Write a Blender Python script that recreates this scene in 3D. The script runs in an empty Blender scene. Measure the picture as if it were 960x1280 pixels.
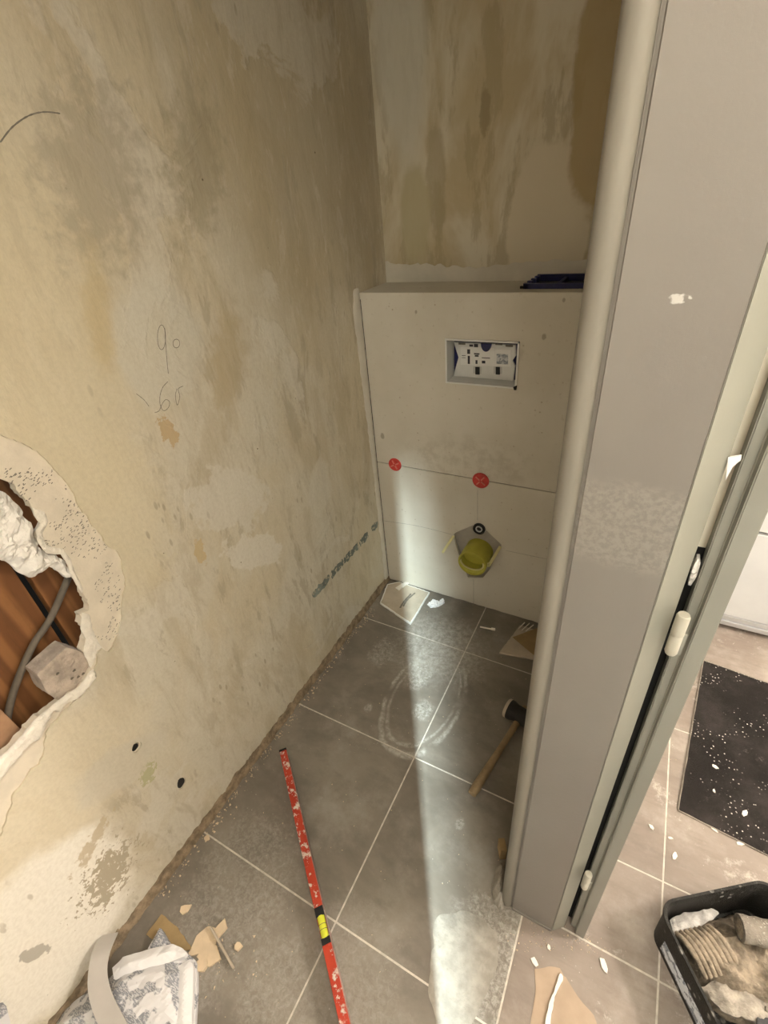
import bpy, bmesh, math, random
from mathutils import Vector, Matrix, noise
from mathutils.geometry import intersect_point_line

# ------------------------------------------------------------------ camera, world, lights, exposure
scene = bpy.context.scene
COL = scene.collection
FPX = 595.84
CAM = Vector((0.8577, -1.3960, 1.4448))
YAW, PITCH, ROLL = 0.5453, 0.5820, -0.1004
RCAM = (Matrix.Rotation(YAW, 3, 'Z') @ Matrix.Rotation(math.pi/2 - PITCH, 3, 'X') @ Matrix.Rotation(ROLL, 3, 'Z'))
cd = bpy.data.cameras.new('camera'); cam = bpy.data.objects.new('camera', cd); COL.objects.link(cam)
cd.sensor_fit = 'VERTICAL'; cd.sensor_height = 32.0; cd.sensor_width = 24.0
cd.lens = FPX / 1280 * 32.0; cd.clip_start = 0.01
cam.matrix_world = Matrix.Translation(CAM) @ RCAM.to_4x4()
scene.camera = cam

world = bpy.data.worlds.new('world'); scene.world = world; world.use_nodes = True
bgn = world.node_tree.nodes['Background']
bgn.inputs[0].default_value = (0.80, 0.90, 1.0, 1); bgn.inputs[1].default_value = 1.0

def lamp(name, kind, loc, energy, color, target=None, **kw):
    l = bpy.data.lights.new(name, kind); l.energy = energy; l.color = color
    for k, v in kw.items(): setattr(l, k, v)
    o = bpy.data.objects.new(name, l); COL.objects.link(o); o.location = loc
    if target is not None:
        o.rotation_euler = (Vector(target) - Vector(loc)).to_track_quat('-Z', 'Y').to_euler()
    return o
# ceiling lamp of the hall on the right, ceiling lamp by the photographer, fluorescent tube beyond the added rear doorway
lamp('hall_ceiling_lamp', 'POINT', (2.75, -0.24, 2.32), 122, (1.0, 0.90, 0.80), shadow_soft_size=0.13)
lamp('lobby_ceiling_lamp', 'AREA', (1.16, -1.62, 2.34), 24.5, (1.0, 0.90, 0.73), target=(0.10, -0.95, 0.5), size=0.50)
lamp('tube_lamp', 'AREA', (1.394, -2.35, 2.36), 430, (0.80, 0.98, 1.0), target=(0.45, -0.70, 0.0), shape='RECTANGLE', size=0.03, size_y=0.13)

vs = scene.view_settings
vs.view_transform = 'Standard'; vs.look = 'None'; vs.gamma = 1.0; vs.use_curve_mapping = False
vs.exposure = 0.29

# ------------------------------------------------------------------ pixel -> place
def ray(u, v): return RCAM @ Vector(((u - 480) / FPX, (640 - v) / FPX, -1.0))
def on(u, v, ax, val):
    d = ray(u, v); return CAM + d * ((val - CAM[ax]) / d[ax])
def F(u, v, z=0.0): return on(u, v, 2, z)           # floor (or a level above it)
def W(u, v, x=0.0): return on(u, v, 0, x)           # left wall
def B(u, v, y=0.0): return on(u, v, 1, y)           # casing face
def F2(pts, z=0.0): return [tuple(F(u, v, z)[:2]) for u, v in pts]
def W2(pts, x=0.0): return [(W(u, v, x).y, W(u, v, x).z) for u, v in pts]
def B2(pts, y=0.0): return [(B(u, v, y).x, B(u, v, y).z) for u, v in pts]

# ------------------------------------------------------------------ object helpers
def link(name, me, mat, parent=None, smooth=False):
    o = bpy.data.objects.new(name, me); COL.objects.link(o)
    if mat is not None: me.materials.append(mat)
    if smooth:
        for p in me.polygons: p.use_smooth = True
    if parent is not None: o.parent = parent
    return o
def from_bm(name, bm, mat, parent=None, smooth=False):
    bmesh.ops.recalc_face_normals(bm, faces=bm.faces)
    me = bpy.data.meshes.new(name); bm.to_mesh(me); bm.free()
    return link(name, me, mat, parent, smooth)
def tag(o, label, cat=None, group=None, kind=None):
    o['label'] = label
    if cat: o['category'] = cat
    if group: o['group'] = group
    if kind: o['kind'] = kind
    return o
def empty(name, loc, label, cat, group=None, rz=0.0):
    o = bpy.data.objects.new(name, None); COL.objects.link(o); o.location = loc; o.rotation_euler = (0, 0, rz)
    o.empty_display_size = 0.02
    return tag(o, label, cat, group)
def bm_box(bm, lo, hi, mtx=None):
    vs_ = [bm.verts.new((x, y, z)) for x in (lo[0], hi[0]) for y in (lo[1], hi[1]) for z in (lo[2], hi[2])]
    for f in ((0, 1, 3, 2), (4, 6, 7, 5), (0, 4, 5, 1), (2, 3, 7, 6), (0, 2, 6, 4), (1, 5, 7, 3)):
        bm.faces.new([vs_[i] for i in f])
    if mtx is not None: bmesh.ops.transform(bm, matrix=mtx, verts=vs_)
    return vs_
def box(name, lo, hi, mat, parent=None, bevel=0.0, mtx=None):
    bm = bmesh.new(); bm_box(bm, lo, hi)
    if bevel: bmesh.ops.bevel(bm, geom=bm.edges[:], offset=bevel, segments=2, affect='EDGES', profile=0.7)
    if mtx is not None: bm.transform(mtx)
    return from_bm(name, bm, mat, parent)
PL = {'xy': lambda a, b, h: (a, b, h), 'yz': lambda a, b, h: (h, a, b), 'xz': lambda a, b, h: (a, h, b)}
def bm_prism(bm, poly, h0, h1, plane='xy'):
    P = PL[plane]
    a = [bm.verts.new(P(x, y, h0)) for x, y in poly]; b = [bm.verts.new(P(x, y, h1)) for x, y in poly]
    n = len(poly)
    bm.faces.new(a); bm.faces.new(b)
    for i in range(n): bm.faces.new((a[i], a[(i+1) % n], b[(i+1) % n], b[i]))
def prism(name, poly, h0, h1, mat, parent=None, plane='xy', bevel=0.0):
    bm = bmesh.new(); bm_prism(bm, poly, h0, h1, plane)
    if bevel: bmesh.ops.bevel(bm, geom=bm.edges[:], offset=bevel, segments=2, affect='EDGES', profile=0.7)
    return from_bm(name, bm, mat, parent)
def holed(name, outer, holes, h0, h1, mat, parent=None, plane='xy'):
    """flat slab with holes: front face at h0, edges running back to h1"""
    bm = bmesh.new(); P = PL[plane]; edges = []
    for loop in [outer] + holes:
        a = [bm.verts.new(P(x, y, h0)) for x, y in loop]; b = [bm.verts.new(P(x, y, h1)) for x, y in loop]
        n = len(loop)
        for i in range(n):
            edges.append(bm.edges.new((a[i], a[(i+1) % n])))
            bm.faces.new((a[i], a[(i+1) % n], b[(i+1) % n], b[i]))
    bmesh.ops.triangle_fill(bm, edges=edges, use_beauty=True, use_dissolve=False)
    return from_bm(name, bm, mat, parent)
def lathe(name, prof, mat, parent=None, mtx=None, seg=32, smooth=True):
    """profile of (radius, height) turned around Z"""
    bm = bmesh.new(); rings = []
    for r, h in prof:
        if r < 1e-6: rings.append([bm.verts.new((0, 0, h))])
        else: rings.append([bm.verts.new((r*math.cos(2*math.pi*k/seg), r*math.sin(2*math.pi*k/seg), h)) for k in range(seg)])
    for A, C in zip(rings, rings[1:]):
        for k in range(seg):
            q = []
            for R_, j in ((A, k), (A, k+1), (C, k+1), (C, k)):
                v = R_[j % len(R_)]
                if v not in q: q.append(v)
            if len(q) > 2: bm.faces.new(q)
    if mtx is not None: bm.transform(mtx)
    o = from_bm(name, bm, mat, parent)
    if smooth: auto(o, 40)
    return o
def auto(o, deg):
    me = o.data
    for p in me.polygons: p.use_smooth = True
    bm = bmesh.new(); bm.from_mesh(me)
    for e in bm.edges:
        if len(e.link_faces) == 2 and e.calc_face_angle(0) > math.radians(deg): e.smooth = False
    bm.to_mesh(me); bm.free()
def smooth_path(pts, n=8):
    pts = [Vector(p) for p in pts]; out = []
    for i in range(len(pts) - 1):
        p0, p1, p2, p3 = pts[max(i-1, 0)], pts[i], pts[i+1], pts[min(i+2, len(pts)-1)]
        for k in range(n):
            t = k / n
            out.append(0.5*((2*p1) + (p2-p0)*t + (2*p0-5*p1+4*p2-p3)*t*t + (3*p1-p0-3*p2+p3)*t*t*t))
    return out + [pts[-1]]
def bm_tube(bm, pts, r, seg=10, cap=True):
    pts = [Vector(p) for p in pts]; rings = []
    up = Vector((0.13, 0.31, 0.94))
    for i, p in enumerate(pts):
        t = (pts[min(i+1, len(pts)-1)] - pts[max(i-1, 0)]).normalized()
        a = t.cross(up)
        if a.length < 1e-3: a = t.cross(Vector((1, 0, 0)))
        a.normalize(); b = t.cross(a)
        rr = r(i/(len(pts)-1)) if callable(r) else r
        rings.append([bm.verts.new(p + rr*(math.cos(2*math.pi*k/seg)*a + math.sin(2*math.pi*k/seg)*b)) for k in range(seg)])
    for A, C in zip(rings, rings[1:]):
        for k in range(seg): bm.faces.new((A[k], A[(k+1) % seg], C[(k+1) % seg], C[k]))
    if cap: bm.faces.new(rings[0]); bm.faces.new(rings[-1])
def tube(name, pts, r, mat, parent=None, seg=12, sm=True):
    bm = bmesh.new(); bm_tube(bm, smooth_path(pts) if sm else pts, r, seg)
    o = from_bm(name, bm, mat, parent); auto(o, 50); return o
def inside(p, poly):
    x, y = p; c = False; n = len(poly)
    for i in range(n):
        x1, y1 = poly[i]; x2, y2 = poly[i-1]
        if (y1 > y) != (y2 > y) and x < (x2-x1)*(y-y1)/(y2-y1)+x1: c = not c
    return c
def nearest(p, poly):
    best = None; P = Vector((p[0], p[1], 0))
    for i in range(len(poly)):
        a = Vector((*poly[i-1], 0)); b = Vector((*poly[i], 0))
        q, t = intersect_point_line(P, a, b); q = a + (b-a)*min(1, max(0, t)); d = (q-P).length
        if best is None or d < best[0]: best = (d, q)
    return best[0], (best[1].x, best[1].y)
def lump(name, poly, base, hfun, cell, mat, parent=None, plane='xy', smooth=True):
    """relief over a polygon: hfun(a, b, distance to edge) gives the height above base; closed with a flat back"""
    xs = [p[0] for p in poly]; ys = [p[1] for p in poly]; P = PL[plane]
    x0, y0 = min(xs), min(ys); nx = int((max(xs)-x0)/cell)+1; ny = int((max(ys)-y0)/cell)+1
    cells = [(i, j) for i in range(nx) for j in range(ny) if inside((x0+(i+.5)*cell, y0+(j+.5)*cell), poly)]
    cs = set(cells); bm = bmesh.new(); top = {}; bot = {}
    def vert(i, j):
        if (i, j) in top: return
        p = (x0+i*cell, y0+j*cell)
        d, q = nearest(p, poly)
        border = not all(c in cs for c in ((i, j), (i-1, j), (i, j-1), (i-1, j-1)))
        if border: p = q; d = 0.0
        top[i, j] = bm.verts.new(P(p[0], p[1], base + hfun(p[0], p[1], d)))
        bot[i, j] = bm.verts.new(P(p[0], p[1], base))
    for i, j in cells:
        c = ((i, j), (i+1, j), (i+1, j+1), (i, j+1))
        for k in c: vert(*k)
        bm.faces.new([top[k] for k in c]); bm.faces.new([bot[k] for k in reversed(c)])
        for a, b, n in ((c[0], c[1], (i, j-1)), (c[1], c[2], (i+1, j)), (c[2], c[3], (i, j+1)), (c[3], c[0], (i-1, j))):
            if n not in cs: bm.faces.new((top[b], top[a], bot[a], bot[b]))
    o = from_bm(name, bm, mat, parent)
    if smooth: auto(o, 45)
    return o
def fbm(a, b, s, seed=0.0, oct=4): return noise.fractal(Vector((a*s+seed, b*s-seed*1.7, seed*.3)), 0.9, 2.0, oct)
def jag(poly, step, amp, seed=1, closed=True, scale=40.0):
    """resample an outline and make it ragged"""
    out = []; n = len(poly)
    for i in range(n if closed else n-1):
        a = Vector(poly[i]); b = Vector(poly[(i+1) % n]); m = max(1, int((b-a).length/step))
        nn = Vector((-(b-a).y, (b-a).x)).normalized() if (b-a).length > 0 else Vector((0, 0))
        for k in range(m):
            p = a + (b-a)*k/m
            d = amp*(fbm(p.x, p.y, scale, seed) + 0.6*fbm(p.x, p.y, scale*4, seed+5))
            out.append(tuple(p + nn*d))
    if not closed: out.append(tuple(poly[-1]))
    return out
def chip(name, poly, z0, h, mat, parent=None, seed=0):
    return prism(name, jag(poly, 0.006, 0.0018, seed, True, 90), z0, z0+h, mat, parent, bevel=min(0.0006, h*.2))

# ------------------------------------------------------------------ materials
class NT:
    def __init__(s, name):
        s.m = bpy.data.materials.new(name); s.m.use_nodes = True; s.t = s.m.node_tree
        s.b = s.t.nodes['Principled BSDF']; s.geo = s.t.nodes.new('ShaderNodeNewGeometry').outputs['Position']
        s.bump_h = None
    def n(s, typ, **kw):
        x = s.t.nodes.new(typ)
        for k, v in kw.items(): setattr(x, k, v)
        return x
    def put(s, sock, val):
        if isinstance(val, bpy.types.NodeSocket): s.t.links.new(val, sock)
        elif isinstance(val, (tuple, list)) and len(val) == 3 and sock.type == 'RGBA': sock.default_value = (*val, 1)
        else: sock.default_value = val
    def math(s, op, a, b=0.0, c=0.0, clamp=False):
        x = s.n('ShaderNodeMath', operation=op, use_clamp=clamp)
        for i, v in enumerate((a, b, c)): s.put(x.inputs[i], v)
        return x.outputs[0]
    def mapping(s, vec=None, loc=(0, 0, 0), rot=(0, 0, 0), scale=(1, 1, 1)):
        x = s.n('ShaderNodeMapping'); s.put(x.inputs[0], vec or s.geo)
        x.inputs[1].default_value = loc; x.inputs[2].default_value = rot; x.inputs[3].default_value = scale
        return x.outputs[0]
    def noise(s, scale, detail=4, rough=.55, vec=None, dist=0.0):
        x = s.n('ShaderNodeTexNoise'); s.put(x.inputs['Vector'], vec or s.geo)
        x.inputs['Scale'].default_value = scale; x.inputs['Detail'].default_value = detail
        x.inputs['Roughness'].default_value = rough; x.inputs['Distortion'].default_value = dist
        return x.outputs[0]
    def voro(s, scale, vec=None, feature='F1', out=0):
        x = s.n('ShaderNodeTexVoronoi', feature=feature); s.put(x.inputs['Vector'], vec or s.geo)
        x.inputs['Scale'].default_value = scale; return x.outputs[out]
    def ramp(s, f, a, b): # smooth step a..b
        x = s.n('ShaderNodeMapRange', interpolation_type='SMOOTHSTEP'); s.put(x.inputs[0], f)
        x.inputs[1].default_value = a; x.inputs[2].default_value = b
        x.inputs[3].default_value = 0.0; x.inputs[4].default_value = 1.0
        return x.outputs[0]
    def mix(s, f, a, b):
        x = s.n('ShaderNodeMix', data_type='RGBA'); s.put(x.inputs[0], f); s.put(x.inputs[6], a); s.put(x.inputs[7], b)
        return x.outputs[2]
    def axis(s, ax):
        x = s.n('ShaderNodeSeparateXYZ'); s.put(x.inputs[0], s.geo); return x.outputs[ax]
    def patch(s, centre, radii, wob=0.5, wscale=9.0, soft=0.12, rot=(0, 0, 0), seed=0.0):
        """a stain of its own shape round a place on the surface (1 inside)"""
        d = s.n('ShaderNodeVectorMath', operation='SUBTRACT'); s.put(d.inputs[0], s.geo); d.inputs[1].default_value = centre
        r = s.n('ShaderNodeVectorRotate', rotation_type='EULER_XYZ'); s.put(r.inputs[0], d.outputs[0]); r.inputs['Rotation'].default_value = rot
        m = s.n('ShaderNodeVectorMath', operation='DIVIDE'); s.put(m.inputs[0], r.outputs[0]); m.inputs[1].default_value = radii
        l = s.n('ShaderNodeVectorMath', operation='LENGTH'); s.put(l.inputs[0], m.outputs[0])
        nz = s.noise(wscale, 5, .6, s.mapping(loc=(seed, seed*2, -seed)))
        v = s.math('ADD', l.outputs['Value'], s.math('MULTIPLY', s.math('SUBTRACT', nz, 0.5), wob*2))
        return s.ramp(v, 1.0+soft, 1.0-soft)
    def done(s, color, rough=.7, bump=None, dist=.002, strength=1.0, spec=.3, metal=0.0):
        s.put(s.b.inputs['Base Color'], color); s.put(s.b.inputs['Roughness'], rough)
        s.b.inputs['Specular IOR Level'].default_value = spec; s.b.inputs['Metallic'].default_value = metal
        if bump is not None:
            x = s.n('ShaderNodeBump'); s.put(x.inputs['Height'], bump); x.inputs['Distance'].default_value = dist
            x.inputs['Strength'].default_value = strength; s.t.links.new(x.outputs[0], s.b.inputs['Normal'])
        return s.m
def plain(name, c, rough=.6, var=.12, scale=30.0, bump=.0008, spec=.35, metal=0.0):
    s = NT(name); n_ = s.noise(scale, 5, .6)
    d = tuple(x*(1-var) for x in c); u = tuple(min(1, x*(1+var)) for x in c)
    return s.done(s.mix(s.ramp(n_, .3, .7), d, u), rough, s.noise(scale*3, 4) if bump else None, bump, 1.0, spec, metal)
X, Y, Z = 0, 1, 2
def m_wall_left():
    s = NT('stripped plaster left wall')
    cream = (.605, .535, .395); pale = (.625, .58, .475); tan = (.48, .405, .275); filler = (.82, .78, .69); grey = (.50, .455, .37)
    v = s.mapping(scale=(1, 1.0, .55))
    c = s.mix(s.ramp(s.noise(2.6, 6, .62, v, .8), .38, .60), cream, pale)
    c = s.mix(s.math('MULTIPLY', s.ramp(s.noise(4.2, 7, .66, s.mapping(loc=(3, 1, 0), scale=(1, 1.5, .5)), .5), .50, .60), .5), c, tan)
    # soft darker yellow brown patch high up towards the corner
    up = s.patch((0, -.22, 1.62), (1, .34, .48), .5, 4.0, .35)
    c = s.mix(s.math('MULTIPLY', up, .55), c, (.40, .325, .195))
    c = s.mix(s.math('MULTIPLY', s.ramp(s.noise(7, 6, .7, s.mapping(loc=(7, 2, 4), scale=(1, 1.8, .5)), .3), .56, .62), .6), c, (.41, .355, .26))
    c = s.mix(s.math('MULTIPLY', s.ramp(s.noise(3.4, 6, .6, s.mapping(loc=(9, 5, 1)), .6), .56, .60), .6), c, (.66, .62, .53))
    sm = s.noise(11, 8, .72, s.mapping(loc=(1, 4, 2), scale=(1, 2.0, .6)), .6)
    c = s.mix(s.math('MULTIPLY', s.ramp(sm, .50, .66), .5), c, (.44, .375, .265))
    c = s.mix(s.math('MULTIPLY', s.ramp(sm, .47, .34), .45), c, (.70, .65, .55))
    def px(u, v_, ru, rv, col, k=1.0, wob=.5, ws=14, rot=0, soft=.12, seed=0.0):
        nonlocal c
        p = W(u, v_); c = s.mix(s.math('MULTIPLY', s.patch((0, p.y, p.z), (1, ru, rv), wob, ws, soft, (rot, 0, 0), seed), k), c, col)
    px(20, 420, .16, .42, (.66, .585, .42), .6, .5, 5, soft=.5)
    px(110, 660, .15, .20, (.66, .585, .42), .6, .5, 6, soft=.4)
    px(60, 1000, .20, .16, (.70, .62, .46), .7, .5, 6, soft=.3)
    px(290, 625, .12, .08, (.66, .62, .53), .8, 1.1, 20, .6, .10, 2.0)
    px(320, 690, .11, .05, (.69, .65, .56), .85, 1.1, 20, .7, .08, 5.0)
    px(400, 610, .06, .09, (.66, .62, .52), .7, .45, 14, .3, .1, 6.0)
    px(200, 430, .10, .12, (.63, .60, .51), .7, .5, 10, .2, .2, 3.0)
    px(285, 455, .05, .11, (.46, .375, .235), .7, 1.0, 22, .5, .4, 1.0)
    px(120, 215, .08, .12, (.38, .335, .25), .65, 1.7, 34, .5, .5, 4.0)
    px(245, 210, .06, .12, (.37, .32, .22), .65, 1.7, 34, .5, .5, 8.0)
    px(212, 540, .017, .030, (.53, .40, .24), 1, 1.6, 60, -.2, .1, 1.5)
    px(250, 690, .014, .036, (.56, .44, .26), 1, 1.0, 50, .1, .1, 2.5)
    px(122, 395, .022, .10, (.54, .43, .24), .6, 1.0, 26, .3, .6, 2.5)
    px(55, 1170, .19, .20, filler, 1, .35, 7, 0, .12, 7.0)
    px(138, 1092, .050, .060, (.42, .365, .27), 1, 3.0, 85, .4, .08, 3.3)
    px(115, 1055, .05, .016, (.50, .41, .27), .8, 2.4, 60, -.5, .2, 9.3)
    px(43, 1192, .013, .034, (.45, .42, .36), 1, 1.0, 45, -.4, .08, 1.3)
    px(185, 968, .018, .026, (.47, .45, .27), 1, 2.2, 90, .4, .15, 4.4)
    px(150, 960, .10, .06, (.60, .56, .47), .6, .5, 14, .4, .2, 1.9)
    # scattered nail pocks
    pock = s.ramp(s.voro(13, s.mapping(scale=(0, 1, 1))), .032, .018)
    pock = s.math('MULTIPLY', pock, s.ramp(s.noise(2.2, 2), .50, .56))
    c = s.mix(pock, c, (.16, .12, .08))
    fl = s.math('MULTIPLY', s.ramp(s.voro(42, s.mapping(scale=(0, 1.2, .45))), .26, .14), s.ramp(s.noise(3.1, 3, .5, s.mapping(loc=(5, 5, 5))), .53, .62))
    c = s.mix(s.math('MULTIPLY', fl, .7), c, (.36, .305, .22))
    fine = s.noise(120, 3, .6); c = s.mix(s.math('MULTIPLY', s.ramp(fine, .35, .7), .18), c, (.42, .36, .26))
    h = s.math('ADD', s.math('MULTIPLY', s.noise(9, 8, .62, v), 1.0), s.math('MULTIPLY', s.ramp(s.noise(3.4, 6, .6, s.mapping(loc=(9, 5, 1)), .6), .55, .59), .14))
    h = s.math('SUBTRACT', h, s.math('MULTIPLY', pock, .3))
    return s.done(c, .85, h, .006, .75, .2)
def m_wall_back():
    s = NT('stripped plaster back wall')
    v = s.mapping(scale=(2.0, 1, .8))
    c = s.mix(s.ramp(s.noise(2.6, 5, .6, v, .5), .40, .58), (.55, .465, .305), (.68, .625, .50))
    c = s.mix(s.math('MULTIPLY', s.ramp(s.noise(6, 6, .65, s.mapping(loc=(4, 1, 2), scale=(2.2, 1, .6))), .52, .6), .55), c, (.40, .33, .20))
    def px(u, v_, ru, rv, col, k=1.0, wob=.35, ws=9, soft=.1, seed=0.0):
        nonlocal c
        p = B(u, v_, .189); c = s.mix(s.math('MULTIPLY', s.patch((p.x, .189, p.z), (ru, 1, rv), wob, ws, soft, (0, 0, 0), seed), k), c, col)
    px(500, 60, .075, .25, (.64, .61, .52), .8, .3, 6, .3)
    px(685, 285, .115, .20, (.68, .61, .475), 1, .22, 9, .05, 3.0)
    px(765, 80, .085, .30, (.43, .33, .17), .85, .25, 10, .08, 2.0)
    px(545, 230, .030, .14, (.42, .35, .22), .7, .5, 18, .2, 5.0)
    px(606, 140, .014, .05, (.36, .29, .18), .8, .6, 40, .2, 1.0)
    px(520, 270, .05, .13, (.52, .46, .29), .8, .4, 14, .2, 6.0)
    c = s.mix(s.ramp(s.voro(9, s.mapping(loc=(.3, 0, .4), scale=(1, 0, 1))), .026, .014), c, (.15, .11, .07))
    return s.done(c, .85, s.noise(10, 8, .6, v), .005, .6, .2)
def m_board():
    s = NT('gypsum fibre board')
    c = s.mix(s.ramp(s.noise(3, 4, .6), .35, .65), (.60, .56, .475), (.66, .62, .54))
    c = s.mix(s.math('MULTIPLY', s.ramp(s.voro(48), .17, .08), s.ramp(s.noise(14, 2), .50, .62)), c, (.46, .40, .31))
    c = s.mix(s.math('MULTIPLY', s.ramp(s.noise(60, 3, .7), .60, .70), .35), c, (.45, .39, .30))
    sm = s.math('MULTIPLY', s.patch((.36, 0, .66), (.22, 1, .09), .7, 9, .5), s.ramp(s.noise(20, 5, .7), .42, .62))
    c = s.mix(s.math('MULTIPLY', sm, .45), c, (.42, .37, .29))
    for u, v_, r in ((680, 421, .006), (478, 545, .008), (520, 390, .004), (705, 375, .004)):
        p = B(u, v_); c = s.mix(s.math('MULTIPLY', s.patch((p.x, 0, p.z), (r, 1, r*1.4), .5, 90, .3), .7), c, (.28, .24, .18))
    return s.done(c, .8, s.noise(90, 4), .0007, .7, .2)
def m_tile(name, a, b, dust, dk, hall=False):
    s = NT(name)
    n1 = s.noise(2.6, 6, .62, s.mapping(rot=(0, 0, .6), scale=(1, 1.6, 1)), .6)
    c = s.mix(s.ramp(n1, .34, .66), a, b)
    c = s.mix(s.math('MULTIPLY', s.ramp(s.noise(9, 6, .7, s.mapping(rot=(0, 0, 1.2), scale=(1, 2.2, 1))), .45, .7), .35), c, tuple(x*.72 for x in a))
    if hall:
        st = s.noise(6, 6, .6, s.mapping(scale=(1.2, 9, 1)))
        c = s.mix(s.math('MULTIPLY', s.ramp(st, .45, .7), .4), c, tuple(x*.80 for x in a))
    d = s.math('MULTIPLY', s.ramp(s.noise(5, 7, .7, s.mapping(loc=(2, 3, 0))), .46, .74), dk)
    if not hall:
        # mortar dust left where the pan stood: an oval ring and a cloud behind it
        def ring(cx, cy, rx, ry, rot, w, k, wob=.10):
            q = s.n('ShaderNodeVectorMath', operation='SUBTRACT'); s.put(q.inputs[0], s.geo); q.inputs[1].default_value = (cx, cy, 0)
            r = s.n('ShaderNodeVectorRotate', rotation_type='Z_AXIS'); s.put(r.inputs[0], q.outputs[0]); r.inputs['Angle'].default_value = rot
            m = s.n('ShaderNodeVectorMath', operation='DIVIDE'); s.put(m.inputs[0], r.outputs[0]); m.inputs[1].default_value = (rx, ry, 1)
            l = s.n('ShaderNodeVectorMath', operation='LENGTH'); s.put(l.inputs[0], m.outputs[0])
            v = s.math('ADD', l.outputs['Value'], s.math('MULTIPLY', s.math('SUBTRACT', s.noise(14, 3), .5), wob))
            v = s.math('ABSOLUTE', s.math('SUBTRACT', v, 1.0))
            return s.math('MULTIPLY', s.math('MULTIPLY', s.ramp(v, w, w*.1), s.math('MULTIPLY', s.ramp(s.noise(70, 6, .75), .25, .75), s.ramp(s.noise(9, 3), .30, .52))), k)
        rc = F(531, 872)
        for g in (ring(rc.x, rc.y, .125, .215, 0, .09, 1.0, .2), ring(rc.x, rc.y, .105, .185, 0.05, .07, .8, .2)):
            d = s.math('MAXIMUM', d, g)
        pc = F(548, 810)
        cloud = s.math('MULTIPLY', s.patch((pc.x, pc.y, 0), (.16, .15, 1), .5, 8, .6), s.ramp(s.noise(60, 8, .8), .30, .75))
        d = s.math('MAXIMUM', d, s.math('MULTIPLY', cloud, .85))
        for u, v_, r, k in ((524, 840, .055, .95), (529, 888, .03, 1), (480, 815, .05, .6), (460, 885, .012, .9), (575, 1030, .012, .9), (300, 1110, .14, .38), (240, 1200, .10, .38), (420, 1250, .14, .28), (610, 1190, .09, .75), (340, 1230, .07, .4), (400, 1000, .01, .5)):
            p = F(u, v_); d = s.math('MAXIMUM', d, s.math('MULTIPLY', s.math('MULTIPLY', s.patch((p.x, p.y, 0), (r, r*1.3, 1), .6, 30, .3, (0, 0, 0), u*.1), s.ramp(s.noise(85, 7, .8, None, .5), .36, .72)), k))
    else:
        d = s.math('MAXIMUM', d, s.math('MULTIPLY', s.ramp(s.noise(7, 8, .8, s.mapping(loc=(1, 8, 0))), .55, .67), .7))
    spk = s.math('MULTIPLY', s.ramp(s.voro(60, s.mapping(scale=(1, 1, 0))), .10, .05), s.ramp(s.noise(4, 2), .5, .65))
    d = s.math('MAXIMUM', d, s.math('MULTIPLY', spk, .8))
    c = s.mix(d, c, dust)
    ro = s.math('ADD', .34 if not hall else .42, s.math('MULTIPLY', d, .4))
    return s.done(c, ro, s.math('ADD', s.math('MULTIPLY', s.noise(16, 6), .4), s.math('MULTIPLY', d, .7)), .0016, .7, .4)
def m_paint(name, c, rough=.42, var=.05):
    s = NT(name)
    k = s.mix(s.ramp(s.noise(5, 4), .3, .7), tuple(x*(1-var) for x in c), tuple(x*(1+var) for x in c))
    return s.done(k, rough, s.noise(160, 3), .0003, .6, .4)
def m_panel():
    s = NT('grey frame paint with dry roller patch')
    c = s.mix(s.ramp(s.noise(3, 4), .3, .7), (.205, .185, .166), (.222, .202, .182))
    band = s.math('MULTIPLY', s.ramp(s.math('ADD', s.axis(Z), s.math('MULTIPLY', s.noise(30, 4), .02)), 1.085, 1.105),
                  s.ramp(s.math('ADD', s.axis(Z), s.math('MULTIPLY', s.noise(30, 4), .03)), 1.212, 1.190))
    c = s.mix(s.math('MULTIPLY', s.math('MULTIPLY', band, s.ramp(s.noise(170, 4, .7), .36, .62)), .65), c, (.285, .262, .23))
    p = on(848, 373, 1, -.93)
    c = s.mix(s.math('MULTIPLY', s.patch((p.x, -.93, p.z), (.006, 1, .003), 1.6, 160, .2), .8), c, (.60, .58, .55))
    return s.done(c, .45, s.noise(150, 4, .6), .0004, .8, .4)
def m_wood(name, a, b, scale=1.0, axis='Z'):
    s = NT(name)
    sc = {'Z': (3, 3, .35), 'Y': (9, 1.1, 9), 'X': (1.1, 9, 9)}[axis]
    v = s.mapping(scale=tuple(x*scale for x in sc)); w = s.n('ShaderNodeTexWave', wave_type='BANDS', bands_direction='Y')
    s.put(w.inputs[0], v); w.inputs['Scale'].default_value = 2.6; w.inputs['Distortion'].default_value = 9; w.inputs['Detail'].default_value = 3
    c = s.mix(s.ramp(w.outputs[1], .2, .9), a, b)
    c = s.mix(s.math('MULTIPLY', s.ramp(s.noise(14, 6, .7, v), .5, .7), .4), c, tuple(x*.55 for x in a))
    return s.done(c, .6, w.outputs[1], .0012, .7, .3)
def m_level():
    s = NT('red enamel spattered with plaster')
    sp = s.math('MAXIMUM', s.math('MULTIPLY', s.ramp(s.noise(62, 5, .72), .55, .60), 1.0), s.math('MULTIPLY', s.ramp(s.noise(17, 4, .6), .56, .62), s.ramp(s.noise(130, 3, .7), .40, .52)))
    c = s.mix(s.ramp(s.noise(20, 3), .3, .7), (.36, .032, .014), (.46, .05, .022))
    c = s.mix(sp, c, (.66, .57, .50))
    return s.done(c, s.math('ADD', .38, s.math('MULTIPLY', sp, .4)), sp, .0008, .8, .45)
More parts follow.
